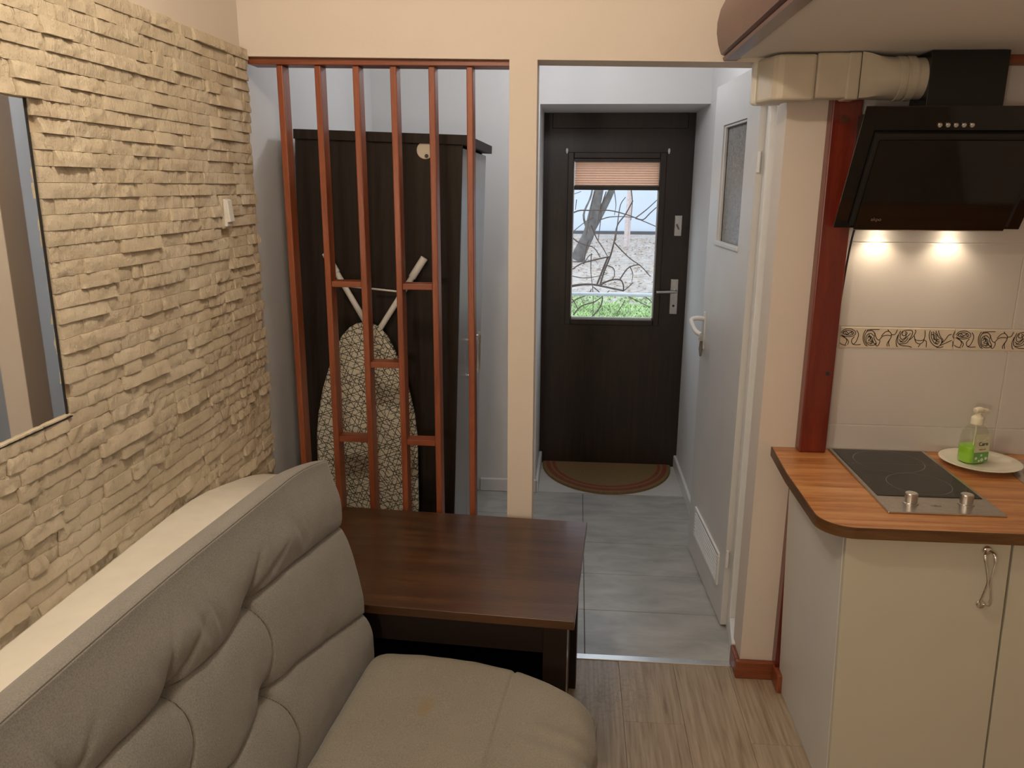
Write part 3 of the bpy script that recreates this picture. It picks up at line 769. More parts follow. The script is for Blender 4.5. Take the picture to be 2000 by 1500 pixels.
cabinet(1.1605, .60, 'cream base cabinet below the round sink, cut by the frame', False)

# hob
t = thing('hob', 'two ring ceramic hob with steel frame and two knobs set in worktop', 'hob', (.989, 2.27, ZT))
hx0, hx1, hy0, hy1 = .838, 1.140, 2.014, 2.536
MB().box(hx0, hx1, hy0, hy1, ZT + .0003, ZT + .006).build('frame', 'steel', t, bevel=.002)
gl_ = box(hx0 + .011, hx1 - .011, hy0 + .112, hy1 - .010, ZT + .004, ZT + .0075).build('ceramic_glass', 'ceramic', t, bevel=.0008)
for c, r in (((.985, 2.415), .102), ((1.000, 2.225), .086)):
    MB().lathe([(r - .0012, ZT + .0075), (r + .0012, ZT + .0075), (r + .0012, ZT + .0078), (r - .0012, ZT + .0078)], (c[0], c[1], 0), 56).v
    mb = MB(); n = 64; vs = []
    for i in range(n):
        a = 2 * pi * i / n
        for rr in (r - .0011, r + .0011): vs.append((c[0] + rr * cos(a), c[1] + rr * sin(a), ZT + .0078))
    mb.add(vs, [(2 * i, 2 * i + 1, (2 * i + 3) % (2 * n), (2 * i + 2) % (2 * n)) for i in range(n)])
    mb.build('ring_print', 'ring', gl_)
box(hx0 + .012, hx1 - .012, 2.3905, 2.3915, ZT + .0075, ZT + .0078).build('line_print', 'ring', gl_)
for x, y in ((.919, 2.078), (1.066, 2.083)):
    kb = MB().lathe([(.0205, ZT + .006), (.0205, ZT + .009), (.0165, ZT + .010), (.0165, ZT + .034), (.0155, ZT + .0355)], (x, y, 0), 28).build('knob', 'steel', t, smooth=True, angle=30)
    MB().lathe([(.0135, ZT + .0355), (.0135, ZT + .0362)], (x, y, 0), 24).build('knob_face', 'alu', kb)
mb = MB(); mb.box(.966, .994, 2.062, 2.0645, ZT + .0061, ZT + .0063); mb.box(.972, .992, 2.057, 2.059, ZT + .0061, ZT + .0063); mb.box(.976, .984, 2.0665, 2.069, ZT + .0061, ZT + .0063)
mb.build('maker_mark', 'ring', t)

# sink
t = thing('sink', 'round stainless steel sink at the right edge of the worktop', 'sink', (SK[0], SK[1], .70))
R = SK[2]
prof = [(R + .022, ZT + .0002), (R + .022, ZT + .003), (R + .012, ZT + .006), (R - .004, ZT + .005), (R - .012, ZT - .004), (R - .02, ZT - .06), (R - .035, ZT - .12), (R - .07, ZT - .150), (.05, ZT - .158), (.044, ZT - .162), (.001, ZT - .162)]
mb = MB(); n = 56
vs = [(SK[0] + r * cos(2 * pi * j / n), SK[1] + r * sin(2 * pi * j / n), h) for r, h in prof for j in range(n)]
mb.add(vs, [(i * n + j, i * n + (j + 1) % n, (i + 1) * n + (j + 1) % n, (i + 1) * n + j) for i in range(len(prof) - 1) for j in range(n)])
mb.build('bowl', 'steel', t, smooth=True, angle=60)
MB().lathe([(.04, ZT - .1618), (.04, ZT - .158), (.03, ZT - .156)], (SK[0], SK[1], 0), 24).build('drain', 'chrome', t, smooth=True)

# plate and soap
PX, PY_ = 1.262, 2.425
t = tag(MB().lathe([(.060, ZT + .0005), (.066, ZT + .0005), (.07, ZT + .006), (.095, ZT + .012), (.113, ZT + .0175), (.115, ZT + .0195), (.112, ZT + .0205), (.092, ZT + .0155), (.070, ZT + .011), (.02, ZT + .010), (.001, ZT + .010)], (PX, PY_, 0), 56).build('plate', 'plate', smooth=True, angle=60), 'cream round plate under the soap bottle on the worktop', 'plate')
BX, BY, BZ = 1.240, 2.432, ZT + .0102
t = thing('soap_bottle', 'half full pump bottle of green liquid soap standing on a plate', 'soap bottle', (BX, BY, BZ), (0, 0, radians(18)), world=False)
def sq(prof, n=40, kx=1.0, ky=.62, e=3.2):
    mb = MB(); vs = []
    for s, h in prof:
        for j in range(n):
            a = 2 * pi * j / n; c, s_ = cos(a), sin(a); rr = (abs(c) ** e + abs(s_) ** e) ** (-1 / e)
            ee = 1.0
            vs.append((s * kx * rr * c, s * ky * rr * s_ if s > .016 else s * rr * s_, h))
    k_ = len(prof)
    mb.add(vs, [(i * n + j, i * n + (j + 1) % n, (i + 1) * n + (j + 1) % n, (i + 1) * n + j) for i in range(k_ - 1) for j in range(n)] + [tuple(range(n - 1, -1, -1)), tuple(range((k_ - 1) * n, k_ * n))])
    return mb
KY = .74
sq([(.030, .0), (.0375, .003), (.040, .012), (.041, .05), (.040, .08), (.0365, .097), (.028, .112), (.0165, .122), (.0165, .126)], ky=KY).build('bottle', 'clear', t, smooth=True, angle=70)
sq([(.029, .0015), (.0362, .0045), (.0387, .013), (.0396, .052), (.0394, .053)], ky=KY).build('liquid', 'soap', t, smooth=True, angle=50)
MB().lathe([(.0145, .122), (.0175, .123), (.0175, .142), (.016, .145), (.011, .149), (.0085, .151), (.0085, .160)], n=24).build('collar', 'pump', t, smooth=True, angle=40)
MB().tube(smoothpath([(-.014, 0, .164), (-.004, .0, .1665), (.012, 0, .1655), (.030, 0, .162), (.040, 0, .159)], 4), [.007] + [.0095] * 7 + [.0075] * 5 + [.005] * 4, 14).build('pump_head', 'pump', t, smooth=True)
MB().tube([(0, 0, .125), (0, 0, .02)], .0025, 8).build('dip_tube', 'pump', t)
fy = -.041 * KY - .0012
lb = MB().box(-.026, .028, fy, fy + .0006, .010, .098).build('label', 'label', t)
MB().box(-.026, .028, fy - .0005, fy - .0002, .0375, .0405).build('label_line', 'label_green', lb)
MB().box(-.026, .028, fy - .0004, fy - .0001, .010, .0375).build('label_foot', 'label_green', lb)
mb = MB()
for cx_, cz_, r_ in ((-.016, .022, .005), (.002, .031, .004), (.006, .016, .006), (.02, .020, .0055), (-.004, .013, .004), (.016, .085, .004), (.006, .080, .0045), (-.018, .078, .0045)):
    for q_ in range(5):
        a = q_ * 2 * pi / 5
        mb.lathe([(r_ * .38, -.0003), (r_ * .38, 0)], (cx_ + r_ * .55 * cos(a), fy - .0005, cz_ + r_ * .55 * sin(a)), 8, 'y')
mb.build('flower_print', 'label_white', lb)['kind'] = 'stuff'
RX = Matrix.Rotation(pi / 2, 4, 'X')
text_mesh('Care', .017, 'ink', 'label_text', lb, Matrix.Translation((.004, fy - .0006, .062)) @ RX)
text_mesh('natural', .0085, 'label_orange', 'label_text', lb, Matrix.Translation((.003, fy - .0006, .0475)) @ RX)

# ------------------------------------------------------------------ hood with duct
t = thing('cooker_hood', 'black inclined glass cooker hood above the hob with five buttons', 'cooker hood', (1.02, 2.5, 1.586))
HX0, HX1 = .760, 1.287
MB().prism([(2.455, 1.588), (YW - .009, 1.588), (YW - .009, 1.905), (2.292, 1.905)], HX0 + .05, HX1 - .05, 'x').build('body', 'black_metal', t)
def panel(x0, x1, s0, s1, o0, o1):  # slab on the inclined front plane, s along the slope 0 bottom..1 top
    a = Vector((0, 2.462, 1.585)); b = Vector((0, 2.285, 1.910)); d = b - a; nrm = Vector((0, -d.z, d.y)).normalized()
    if nrm.y > 0: nrm = -nrm
    vs = []
    for o_ in (o0, o1):
        for x, s in ((x0, s0), (x1, s0), (x1, s1), (x0, s1)):
            p = a + d * s + nrm * o_; vs.append((x, p.y, p.z))
    return MB().add(vs, [(0, 3, 2, 1), (4, 5, 6, 7), (0, 1, 5, 4), (1, 2, 6, 5), (2, 3, 7, 6), (3, 0, 4, 7)]), (a, d, nrm)
pm_, (pa, pd, pn) = panel(HX0, HX1, 0, 1, -.006, 0)
pm_.build('front_frame', 'black_glass', t, bevel=.001)
panel(HX0 + .040, HX1 - .040, .04, .81, 0, .012)[0].build('spacer', 'black_matt', t)
gp = panel(HX0 + .052, HX1 - .052, .015, .765, .012, .018)[0].build('glass_panel', 'black_glass', t, bevel=.0008)
panel(HX0 + .053, HX1 - .053, .010, .017, .012, .018)[0].build('glass_edge', 'steel', gp)
for i in range(5):
    p = pa + pd * .865; x = .962 + .0208 * i
    mb = MB(); nn = 16; vs = []
    e1, e2 = Vector((1, 0, 0)), pd.normalized()
    for o_, rr in ((0, .0062), (.004, .0062), (.005, .005)):
        for j in range(nn):
            q = Vector((x, p.y, p.z)) + pn * o_ + (e1 * cos(2 * pi * j / nn) + e2 * sin(2 * pi * j / nn)) * rr; vs.append(q)
    mb.add(vs, [(i_ * nn + j, i_ * nn + (j + 1) % nn, (i_ + 1) * nn + (j + 1) % nn, (i_ + 1) * nn + j) for i_ in range(2) for j in range(nn)] + [tuple(range(2 * nn, 3 * nn))])
    mb.build('button', 'alu', t, smooth=True, angle=40)
pt = pa + pd * .095
rot = Matrix((( 1, 0, 0), (0, pd.normalized().y, pn.y), (0, pd.normalized().z, pn.z))).to_4x4()
text_mesh('akpo', .0155, 'steel', 'maker_text', gp, Matrix.Translation(Vector((.868, pt.y, pt.z)) + pn * .0183) @ rot, .0001)
# chimney
MB().box(.964, 1.172, 2.420, YW - .009, 1.905, 2.070).build('chimney', 'black_metal', t, bevel=.0015)
for x in (.916, 1.128):
    s_ = MB().lathe([(.026, 1.585), (.026, 1.588), (.020, 1.5885)], (x, 2.503, 0), 24).build('lamp_ring', 'chrome', t)
    MB().lathe([(.019, 1.5838), (.019, 1.586)], (x, 2.503, 0), 24).build('lamp_glass', 'spot_glow', s_)
    light('hood_spot_light', 'SPOT', (x, 2.503, 1.580), 1.5, (1.0, .80, .56), .016, spot_size=radians(125), spot_blend=.7)
tag(MB().tube(smoothpath([(.845, 2.515, 1.60), (.838, 2.522, 1.56), (.832, 2.528, 1.48), (.826, 2.531, 1.36), (.823, 2.533, 1.25)], 5), .0032, 8).build('hood_cable', 'black_matt', smooth=True), 'black power cable hanging from the hood beside the post', 'cable')
# duct
t = thing('vent_duct', 'cream flat plastic vent duct running from the hood chimney to the hall', 'duct', (.74, 2.46, 1.945))
Z0, Z1 = 1.945, 2.069
MB().prism([(.662, 2.432), (.572, 2.432), (.556, 2.438), (.545, 2.452), (.520, 2.545), (.520, 2.60), (.590, 2.60), (.598, 2.56), (.606, 2.512), (.620, 2.5), (.662, 2.5)], Z0 - .003, Z1 - .003, 'z').build('elbow', 'duct', t, bevel=.010, seg=3)
MB().prism([(.510, 2.545), (.505, 2.575), (.600, 2.575), (.603, 2.545)], Z0 - .007, Z1 - .001, 'z').build('elbow_flange', 'white_plastic', t, bevel=.014, seg=3)
box(.662, .752, 2.434, 2.4985, Z0 + .002, Z1).build('straight', 'duct', t, bevel=.007, seg=3)
box(.745, .782, 2.430, 2.4995, Z0 - .002, Z1).build('coupling', 'duct', t, bevel=.006, seg=3)
mb = MB(); n = 32; vs = []
for s in range(9):
    q = s / 8; x = .782 + q * .110; w = q * q * (3 - 2 * q)
    for j in range(n):
        a = 2 * pi * j / n; c, d_ = cos(a), sin(a)
        rr = 1 / max(abs(c), abs(d_)); rect = (2.465 + .034 * rr * c, 2.008 + .061 * rr * d_)
        cir = (2.478 + .058 * c, 2.003 + .058 * d_)
        vs.append((x, rect[0] * (1 - w) + cir[0] * w, rect[1] * (1 - w) + cir[1] * w))
mb.add(vs, [(i * n + j, i * n + (j + 1) % n, (i + 1) * n + (j + 1) % n, (i + 1) * n + j) for i in range(8) for j in range(n)])
mb.build('adapter', 'duct', t, smooth=True, angle=50)
MB().lathe([(.058, .890), (.061, .892), (.061, .908), (.057, .910), (.057, .916), (.061, .918), (.061, .936), (.056, .938), (.056, .965)], (0, 2.478, 2.003), 36, 'x').build('collar', 'duct', t, smooth=True, angle=30)

# ------------------------------------------------------------------ coffee table
TA = radians(-3.6)
t = thing('coffee_table', 'dark walnut rectangular table standing between sofa and lattice', 'table', (.018, 1.862, 0), (0, 0, TA), world=False)
TW, TD, TH = .86, .640, .592
box(-TW, 0, 0, TD, TH - .026, TH).build('top', 'table', t, bevel=.0015)
for x in (-TW + .03, -.085):
    for y in (.030, TD - .085):
        box(x, x + .065, y, y + .055, 0, TH - .026).build('leg', 'table_dark', t, bevel=.002)
box(-TW + .095, -.085, .040, .058, TH - .125, TH - .026).build('apron', 'table_dark', t)
box(-TW + .095, -.085, TD - .058, TD - .040, .02, TH - .026).build('back_panel', 'table_dark', t)  # back apron run full height, added to block hall light under the table
box(-.060, -.042, .085, TD - .085, .02, TH - .026).build('side_panel', 'table_dark', t)
box(-TW + .05, -TW + .068, .085, TD - .085, .02, TH - .026).build('side_panel', 'table_dark', t)
box(-TW + .05, -.045, .05, TD - .05, .13, .15).build('lower_shelf', 'table_dark', t, bevel=.001)
box(-.0225, -.0195, .032, .083, .002, TH - .028).build('edge_strip', 'table', t)

# ------------------------------------------------------------------ sofa
t = thing('sofa', 'grey beige fabric sofa with a button tufted backrest', 'sofa', (-.535, 1.85, 0), (0, 0, radians(-5)), world=False)
LEN = 1.55
BTN = [(-.459, .872), (-.738, .858), (-1.02, .862), (-1.30, .862), (-.488, .684), (-.80, .684), (-1.10, .684), (-1.4, .684)]
def z1(u): return lerp_table([(-1.6, .862), (-1.02, .860), (-.88, .868), (-.738, .858), (-.60, .852), (-.459, .872), (-.3, .868), (-.033, .840), (0, .836)], u)
def z2(u): return lerp_table([(-1.6, .684), (-.8, .684), (-.64, .650), (-.488, .684), (-.35, .672), (-.18, .632), (0, .588)], u)
VC = []  # curved creases running between the buttons
for (a, b, cpt) in (((-.459, .872), (-.488, .684), (-.395, .775)), ((-.738, .858), (-.80, .684), (-.69, .77)), ((-1.02, .862), (-1.10, .684), (-.97, .77)),
                    ((-.488, .684), (-.47, .50), (-.40, .60)), ((-.80, .684), (-.78, .50), (-.71, .60)), ((-.459, .872), (-.25, .955), (-.36, .90)), ((-.738, .858), (-.60, .965), (-.67, .90)), ((-.459, .872), (-.36, .99), (-.44, .94)), ((-.738, .858), (-.70, .99), (-.745, .93)), ((-1.02, .862), (-.90, .97), (-.95, .9))):
    pts = []
    for i in range(9):
        q = i / 8; pts.append(((1 - q) ** 2 * a[0] + 2 * q * (1 - q) * cpt[0] + q * q * b[0], (1 - q) ** 2 * a[1] + 2 * q * (1 - q) * cpt[1] + q * q * b[1], q))
    VC.append((pts, b[1] > .9))
def segd(px, pz, a, b):
    vx, vz = b[0] - a[0], b[1] - a[1]; L = vx * vx + vz * vz
    q = max(0, min(1, ((px - a[0]) * vx + (pz - a[1]) * vz) / L))
    return hypot(px - a[0] - q * vx, pz - a[1] - q * vz), a[2] + (b[2] - a[2]) * q
def ztop(u): return 1.045 - .028 * max(0, (u + .22) / .22) ** 2 - .02 * max(0, (-u - .6) / .6) ** 1.5
def puff(u, z):
    zt = ztop(u); d = 0.0
    e1 = z - z1(u); e2 = z - z2(u)
    # soft pillows between seams
    d -= .020 * exp(-abs(e1) / .030) + .018 * exp(-abs(e2) / .030)
    d -= .007 * exp(-(e1 / .004) ** 2) + .007 * exp(-(e2 / .004) ** 2)
    for bu, bz in BTN:
        r = hypot(u - bu, z - bz); d -= .022 * exp(-r / .035) + .010 * exp(-(r / .010) ** 2)
    for pts, upw in VC:
        best = 9; bq = 0
        if abs(u - pts[4][0]) > .2: continue
        for p, q in zip(pts, pts[1:]):
            r, qq = segd(u, z, p, q)
            if r < best: best, bq = r, qq
        fade = (1 - bq) ** 1.2 if upw else (1 - .35 * sin(pi * bq))
        d -= fade * ((.012 * exp(-(best / .010) ** 2)) if upw else (.010 * exp(-best / .02) + .006 * exp(-(best / .004) ** 2)))
    # gathers hanging from the top seam
    g = max(0, min(1, (z - z1(u) - .01) / .17)); 
    d += .0032 * sin(u * 78 + z * 40 + 3 * sin(u * 31)) * g * (1 - g) * 4 * max(0, min(1, -u / .2)) * (.5 + .5 * sin(u * 17))
    d += .0018 * noise.noise(Vector((u * 22, z * 22, 3)))
    return d
def base_raw(z): return lerp_table([(.40, -.006), (.46, -.006), (.50, -.006), (.555, -.002), (.61, -.020), (.76, -.052), (.90, -.076), (1.02, -.092), (1.1, -.10)], z)
def base_front(z): return sum(base_raw(z + .012 * i) for i in (-3, -2, -1, 0, 1, 2, 3)) / 7
NU, NF = 330, 150
ring = []
def profile(u, k_):
    zt = ztop(u); pts = []
    for j in range(NF + 1):
        z = .42 + (zt - .42) * j / NF
        top = max(0, (j / NF - .80) / .20); top = top * top * (3 - 2 * top)
        pts.append((base_front(z) + .024 + puff(u, z) * (1 - top) - .020 * top, z))
    xs, zs = pts[-1]
    pts.append((xs - .003, zs - .0035)); pts.append((xs - .006, zs + .001))
    for q in (.25, .5, .75, 1): pts.append((xs - .006 - .062 * q, zs + .002 - .004 * q - .014 * q * q))
    pts.append((xs - .075, zs - .035)); pts.append((xs - .088, .80)); pts.append((xs - .075, .60)); pts.append((xs - .06, .42))
    cx = xs - .02
    return [(cx + (p[0] - cx) * k_[0], .72 + (p[1] - .72) * k_[1]) for p in pts]
mb = MB(); us = []
for i in range(30): us.append((-LEN + (LEN - 1.1) * (i / 30), 1, 1))
for i in range(NU + 1): us.append((-1.1 + 1.1 * (i / NU), 1, 1))
seqs = [(-LEN - .018, .5, .96), (-LEN - .012, .86, .985)] + us + [(.010, .90, .990), (.017, .66, .975), (.020, .30, .955)]
P_ = [profile(max(-LEN, min(0, u)), (a, b)) for u, a, b in seqs]
n = len(P_[0])
mb.add([(p[0], s[0], p[1]) for s, pr_ in zip(seqs, P_) for p in pr_],
       [(i * n + j, (i + 1) * n + j, (i + 1) * n + (j + 1) % n, i * n + (j + 1) % n) for i in range(len(seqs) - 1) for j in range(n)] + [tuple(range(n)), tuple(range((len(seqs) - 1) * n, len(seqs) * n))])
br = mb.build('backrest', 'fabric', t, smooth=True, angle=180)
def surf(u, z, o_=.0006): return (base_front(z) + .024 + puff(u, z) + o_, u, z)
def seam(fn, a, b, n_, r_=.0013): MB().tube([surf(*fn(a + (b - a) * i / n_)) for i in range(n_ + 1)], r_, 6).build('seam', 'piping', br, smooth=True)
seam(lambda u: (u, z1(u)), -1.1, -.002, 110)
seam(lambda u: (u, z2(u)), -1.1, -.002, 110)
MB().tube([(base_front(ztop(u)) + .024 - .020 - .0028, u, ztop(u) - .0012) for u in [-1.5 + 1.5 * i / 150 for i in range(151)]], .0014, 6).build('seam', 'piping', br, smooth=True)
for pts, upw in VC:
    if not upw:
        pp = [p.to_2d() for p in smoothpath([(p[0], p[1], 0) for p in pts], 3)]
        MB().tube([surf(p.x, p.y) for p in pp], .0011, 6).build('seam', 'piping', br, smooth=True)
# seat cushion
yf = [(0, .002), (.055, .014), (.155, .017), (.298, .007), (.425, -.017), (.50, -.043), (.563, -.079), (.60, -.105), (.63, -.14)]
NX, NY = 160, 200
def seat(pu, pv):
    x = -.05 + pu * .672; y1 = lerp_table(yf, max(0, x)); y0 = -LEN
    y = y0 + (y1 - y0) * pv
    dz = 0.0
    ef = (y1 - y); ex = .622 - x
    z = .490 + .010 * sin(min(1, max(0, x / .6)) * pi)
    z -= .028 * exp(-ef / .018) + .040 * exp(-ex / .022)
    z -= .006 * exp(-((x - (.405 + .04 * (y + .2) * .3)) / .0045) ** 2)
    if x > .42: z += .0035 * sin(y * 60 + x * 18 + 2 * sin(y * 23)) * (x - .42) / .2
    z += .0022 * noise.noise(Vector((x * 14, y * 14, 1)))
    z -= .030 * exp(-abs(x - .012) / .012)
    # drag folds near the backrest
    for yc, sl in ((-.47, .22), (-.44, .10), (-.50, .3)):
        q = y - (yc + sl * x); z -= .004 * exp(-(q / .006) ** 2) * max(0, 1 - x / .2) * 1.3
    xo = x + (.004 * sin(y * 48) * max(0, (x - .55) / .07))
    return (xo, y, z)
mb = MB(); mb.grid(seat, NX, NY); w = NY + 1
edge = [j for j in range(w)] + [i * w + NY for i in range(1, NX + 1)] + [NX * w + j for j in range(NY - 1, -1, -1)] + [i * w for i in range(NX - 1, 0, -1)]
prev = edge
for dz, k_ in ((.030, .006), (.075, .008), (.14, .002), (.19, -.012)):
    b0 = len(mb.v)
    for q in edge:
        x, y, z = mb.v[q]; wr = .003 * sin(x * 40 + y * 55) if dz > .03 else 0
        ox = (1 if x > .5 else 0) * (k_ + wr); oy = (1 if y > -.2 and x < .60 else 0) * (k_ + wr)
        mb.v.append((x + ox, y + oy, .470 - dz))
    new = list(range(b0, b0 + len(edge)))
    for i in range(len(edge)): mb.f.append((prev[i], prev[(i + 1) % len(edge)], new[(i + 1) % len(edge)], new[i]))
    prev = new
mb.f.append(tuple(prev))
st = mb.build('seat_cushion', 'fabric_seat', t, smooth=True, angle=180)
mb = MB()
box(-.10, .575, -LEN + .03, -.16, .17, .285).build('base_frame', 'table_dark', t, bevel=.004)
for x in (-.08, .50):
    for y in (-LEN + .08, -.24):
        box(x, x + .05, y, y + .05, 0, .17).build('leg', 'table_dark', t, bevel=.004)
# cream ledge behind the sofa
t = thing('padded_ledge', 'cream leatherette ledge with rounded end between stone wall and backrest', 'ledge', (-.95, 1.6, 0))
prof = [(.45, .880), (1.80, .874), (1.92, .868), (2.02, .856), (2.12, .836), (2.22, .815), (2.32, .790), (2.40, .765), (2.46, .735), (2.50, .69), (2.515, .63), (2.515, .30), (.45, .30)]
MB().prism(prof, XL + .028, -.885, 'x').build('cushion', 'leatherette', t, smooth=True, angle=50, bevel=.008)
box(-1.03, -.91, .5, 2.45, .0, .30).build('plinth', 'table_dark', t)

# ------------------------------------------------------------------ lamps and an added fill light (outside the frame)
for nm, L_, mt, lab, zc_ in (('ceiling_lamp', LAMP, 'lamp_glow', 'round warm ceiling lamp over the seating', ZC), ('hall_lamp', HALL_LAMP, 'hall_glow', 'small cool white ceiling lamp in the hall', 2.62)):
    t = thing(nm, lab, 'lamp', (L_.x, L_.y, zc_ - .1))
    MB().lathe([(.10, zc_), (.10, zc_ - .015), (.012, zc_ - .03), (.012, zc_ - .055)], (L_.x, L_.y, 0), 32).build('mount', 'white_plastic', t, smooth=True, angle=40)
    MB().lathe([(.016, zc_ - .045), (.022, zc_ - .055), (.022, zc_ - .075), (.012, zc_ - .085)], (L_.x, L_.y, 0), 20).build('bulb', mt, t, smooth=True)
L_ = REAR_FILL
t = thing('rear_fill_stand', 'added fill light on a slim unseen stand behind the viewer', 'lamp', (L_.x, L_.y, 0))  # unseen stand and bulb added around the rear fill light
MB().lathe([(.13, 0), (.13, .02), (.02, .03)], (L_.x, L_.y, 0), 32).build('base', 'black_metal', t, smooth=True, angle=40)
MB().tube([(L_.x, L_.y, .02), (L_.x, L_.y, L_.z - .14)], .010, 12).build('pole', 'black_metal', t, smooth=True)
MB().lathe([(.012, L_.z - .15), (.03, L_.z - .14), (.035, L_.z - .115), (.02, L_.z - .10)], (L_.x, L_.y, 0), 20).build('bulb', 'lamp_glow', t, smooth=True)

# ------------------------------------------------------------------ outside the door
GZ = -.10
g_ = tag(MB().box(-30, 30, 4.95, 60, GZ - .3, GZ).build('garden_ground', 'ground'), 'leaf strewn bare ground outside the entry door', 'ground', kind='structure')
mb = MB(); rg = random.Random(5)
for i in range(16000):
    y = 8.5 + 5.0 * rg.random(); x = rg.uniform(-1.4, 2.4); h = rg.uniform(.02, .07); a = rg.uniform(0, pi); w = .020
    if y > 12.3 and rg.random() < .65: continue
    dx, dy = cos(a) * w, sin(a) * w; lx, ly = rg.uniform(-.08, .08), rg.uniform(-.08, .08)
    b = len(mb.v); mb.v += [(x - dx, y - dy, GZ), (x + dx, y + dy, GZ), (x + lx, y + ly, GZ + h)]; mb.f.append((b, b + 1, b + 2))
tag(mb.build('grass', 'grass', fix=False), 'short green grass growing just beyond the rail outside', 'grass', kind='stuff')
mb = MB()
for i in range(3500):
    y = 13.6 + 15 * rg.random(); x = rg.uniform(-2.5, 4.5); s = rg.uniform(.02, .06); a = rg.uniform(0, pi)
    z = GZ + .01; b = len(mb.v)
    mb.v += [(x + s * cos(a + q * pi / 2) * (1 if q % 2 else .6), y + s * sin(a + q * pi / 2) * (1 if q % 2 else .6), z + rg.uniform(0, .04)) for q in range(4)]; mb.f.append((b, b + 1, b + 2, b + 3))
tag(mb.build('fallen_leaves', 'leaf', fix=False), 'dry fallen leaves scattered over the bare ground outside', 'leaves', kind='stuff')
bd = thing('building', 'pale blue rendered building wall across the garden', 'building', (0, 31.5, GZ))
box(-20, 24, 31.5, 36, GZ + .12, 14).build('wall', 'render_wall', bd)
box(-20, 24, 31.42, 36, GZ, GZ + .12).build('plinth', 'plinth', bd)
def path(pts, Y, r, mat, name, parent=None, k=5, n=8, jitter=0):
    w_ = [atY(p[0], p[1], Y + (jitter * sin(i * 1.7) if jitter else 0)) for i, p in enumerate(pts)]
    s_ = smoothpath(w_, k)
    if isinstance(r, tuple): r = [r[0] + (r[1] - r[0]) * i / (len(s_) - 1) for i in range(len(s_))]
    return MB().tube(s_, r, n).build(name, mat, parent, smooth=True)
TRY = 19.6
b0 = atY(1127, 507, TRY); b0.z = GZ
tr_ = thing('tree', 'leaning grey tree with a forked trunk in the garden', 'tree', b0)
path([(1126, 508), (1138, 482), (1150, 456), (1160, 415), (1169, 374), (1178, 320), (1190, 230)], TRY, (.17, .09), 'bark', 'trunk', tr_, n=12)
path([(1147, 462), (1165, 430), (1180, 402), (1194, 373), (1220, 310), (1245, 240)], TRY + .1, (.11, .06), 'bark', 'trunk', tr_, n=12)
path([(1150, 456), (1140, 420), (1155, 380), (1160, 330)], TRY - .3, (.03, .015), 'bark', 'branch', tr_)
sap = thing('sapling', 'thin pale double stemmed sapling in front of the far building', 'tree', (atY(1222, 474, 24).x, 24, GZ))
path([(1221, 482), (1224, 430), (1228, 375), (1230, 300)], 24, (.055, .035), 'pale_bark', 'stem', sap)
path([(1226, 482), (1230, 430), (1232, 376), (1236, 300)], 24.2, (.045, .03), 'pale_bark', 'stem', sap)
bu = thing('bare_bush', 'bare twiggy bush of thin dark branches outside the door glass', 'bush', atY(1160, 700, 7.6))
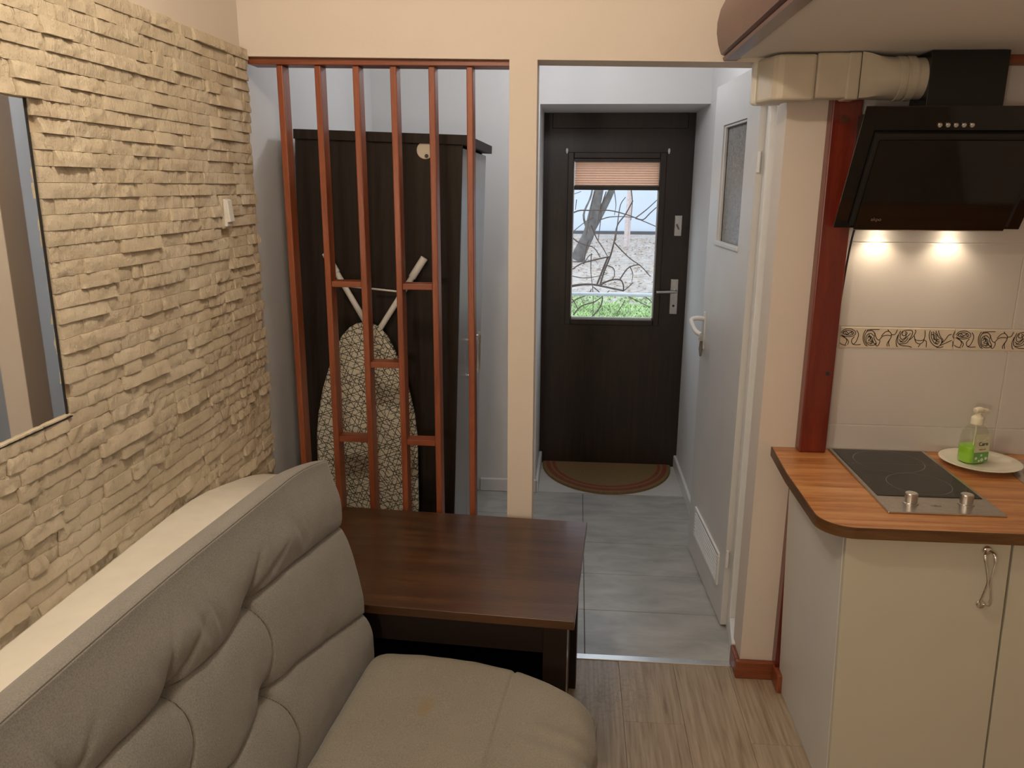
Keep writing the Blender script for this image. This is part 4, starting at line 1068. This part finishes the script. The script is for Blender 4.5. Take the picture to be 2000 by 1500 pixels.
TW_ = [
    ([(1105, 425), (1128, 412), (1155, 411), (1190, 411), (1220, 418), (1245, 427), (1285, 444)], 7.9, .007), ([(1241, 426), (1262, 410), (1284, 390)], 7.9, .006), ([(1241, 426), (1256, 429), (1270, 416), (1290, 398)], 7.95, .006),
    ([(1110, 560), (1135, 556), (1160, 556), (1190, 562), (1218, 568)], 7.2, .011), ([(1172, 557), (1180, 530), (1192, 500), (1200, 470), (1206, 440), (1222, 418), (1236, 392)], 7.2, .008),
    ([(1166, 556), (1176, 530), (1186, 505), (1187, 502), (1160, 508), (1135, 515), (1112, 530)], 7.3, .008), ([(1200, 474), (1215, 490), (1232, 506), (1252, 520), (1270, 540)], 7.3, .006),
    ([(1172, 557), (1190, 548), (1210, 546), (1217, 555), (1218, 568)], 7.25, .008), ([(1210, 547), (1225, 525), (1240, 518), (1250, 517)], 7.25, .006), ([(1218, 568), (1228, 560), (1236, 552)], 7.2, .005),
    ([(1105, 452), (1125, 470), (1142, 478), (1160, 484), (1172, 502)], 7.7, .006), ([(1142, 512), (1150, 500), (1157, 497)], 7.3, .005), ([(1140, 516), (1146, 480), (1150, 470)], 7.6, .006),
    ([(1155, 440), (1165, 465), (1178, 485), (1186, 500)], 7.8, .006), ([(1170, 430), (1190, 424), (1215, 423), (1240, 425)], 7.8, .005), ([(1202, 470), (1207, 430), (1212, 400), (1222, 385)], 7.7, .005),
    ([(1112, 595), (1125, 585), (1148, 575), (1155, 565)], 7.1, .005), ([(1120, 615), (1135, 598), (1160, 590), (1175, 580), (1190, 568)], 7.1, .006), ([(1155, 620), (1172, 600), (1176, 578), (1158, 560)], 7.1, .006),
    ([(1155, 495), (1154, 530), (1158, 570), (1158, 620)], 7.15, .004), ([(1205, 612), (1214, 598), (1221, 586)], 7.0, .004), ([(1110, 578), (1122, 590), (1130, 608)], 7.05, .005), ([(1220, 575), (1245, 588), (1270, 600)], 7.1, .004), ([(1252, 576), (1268, 585), (1275, 595)], 7.1, .005),
    ([(1185, 518), (1198, 524), (1200, 535), (1196, 545), (1175, 552)], 7.4, .005), ([(1230, 520), (1236, 535), (1234, 550)], 7.3, .004), ([(1112, 538), (1140, 543), (1165, 540), (1185, 535)], 7.5, .004),
    ([(1122, 450), (1145, 432), (1160, 425)], 7.9, .004), ([(1200, 374), (1203, 400), (1200, 420)], 7.9, .004), ([(1162, 374), (1155, 400), (1150, 430), (1145, 460)], 7.9, .005), ([(1126, 390), (1124, 410)], 7.8, .004), ([(1104, 385), (1135, 374)], 7.9, .004), ([(1233, 372), (1235, 395), (1232, 430)], 7.8, .005),
    ([(1184, 374), (1176, 400), (1172, 440), (1168, 470)], 7.85, .005)]
for pts, Y, r in TW_: path(pts, Y, (r * 1.15, r * .7), 'twig', 'twig', bu, 4, 6, .05)
for i in range(6):   # stems reaching the ground below the frame
    x = 1120 + i * 26; a = atY(x, 625, 7.1); b = a.copy(); b.z = GZ; b.x += .05 * sin(i * 2)
    MB().tube([a, b], [.005, .008], 6).build('stem', 'twig', bu, smooth=True)
rl = thing('garden_rail', 'pale horizontal metal rail crossing outside the door glass', 'rail', (.3, 6.0, GZ))
ra = atY(1110, 573, 6.0); rb = atY(1280, 577, 6.0)
MB().tube([(-2.2, 6.0, ra.z), (2.8, 6.0, rb.z)], .0145, 12).build('bar', 'rail', rl, smooth=True)
for x in (-2.1, 2.7): MB().tube([(x, 6.0, GZ), (x, 6.0, ra.z)], .02, 10).build('post', 'rail', rl, smooth=True)
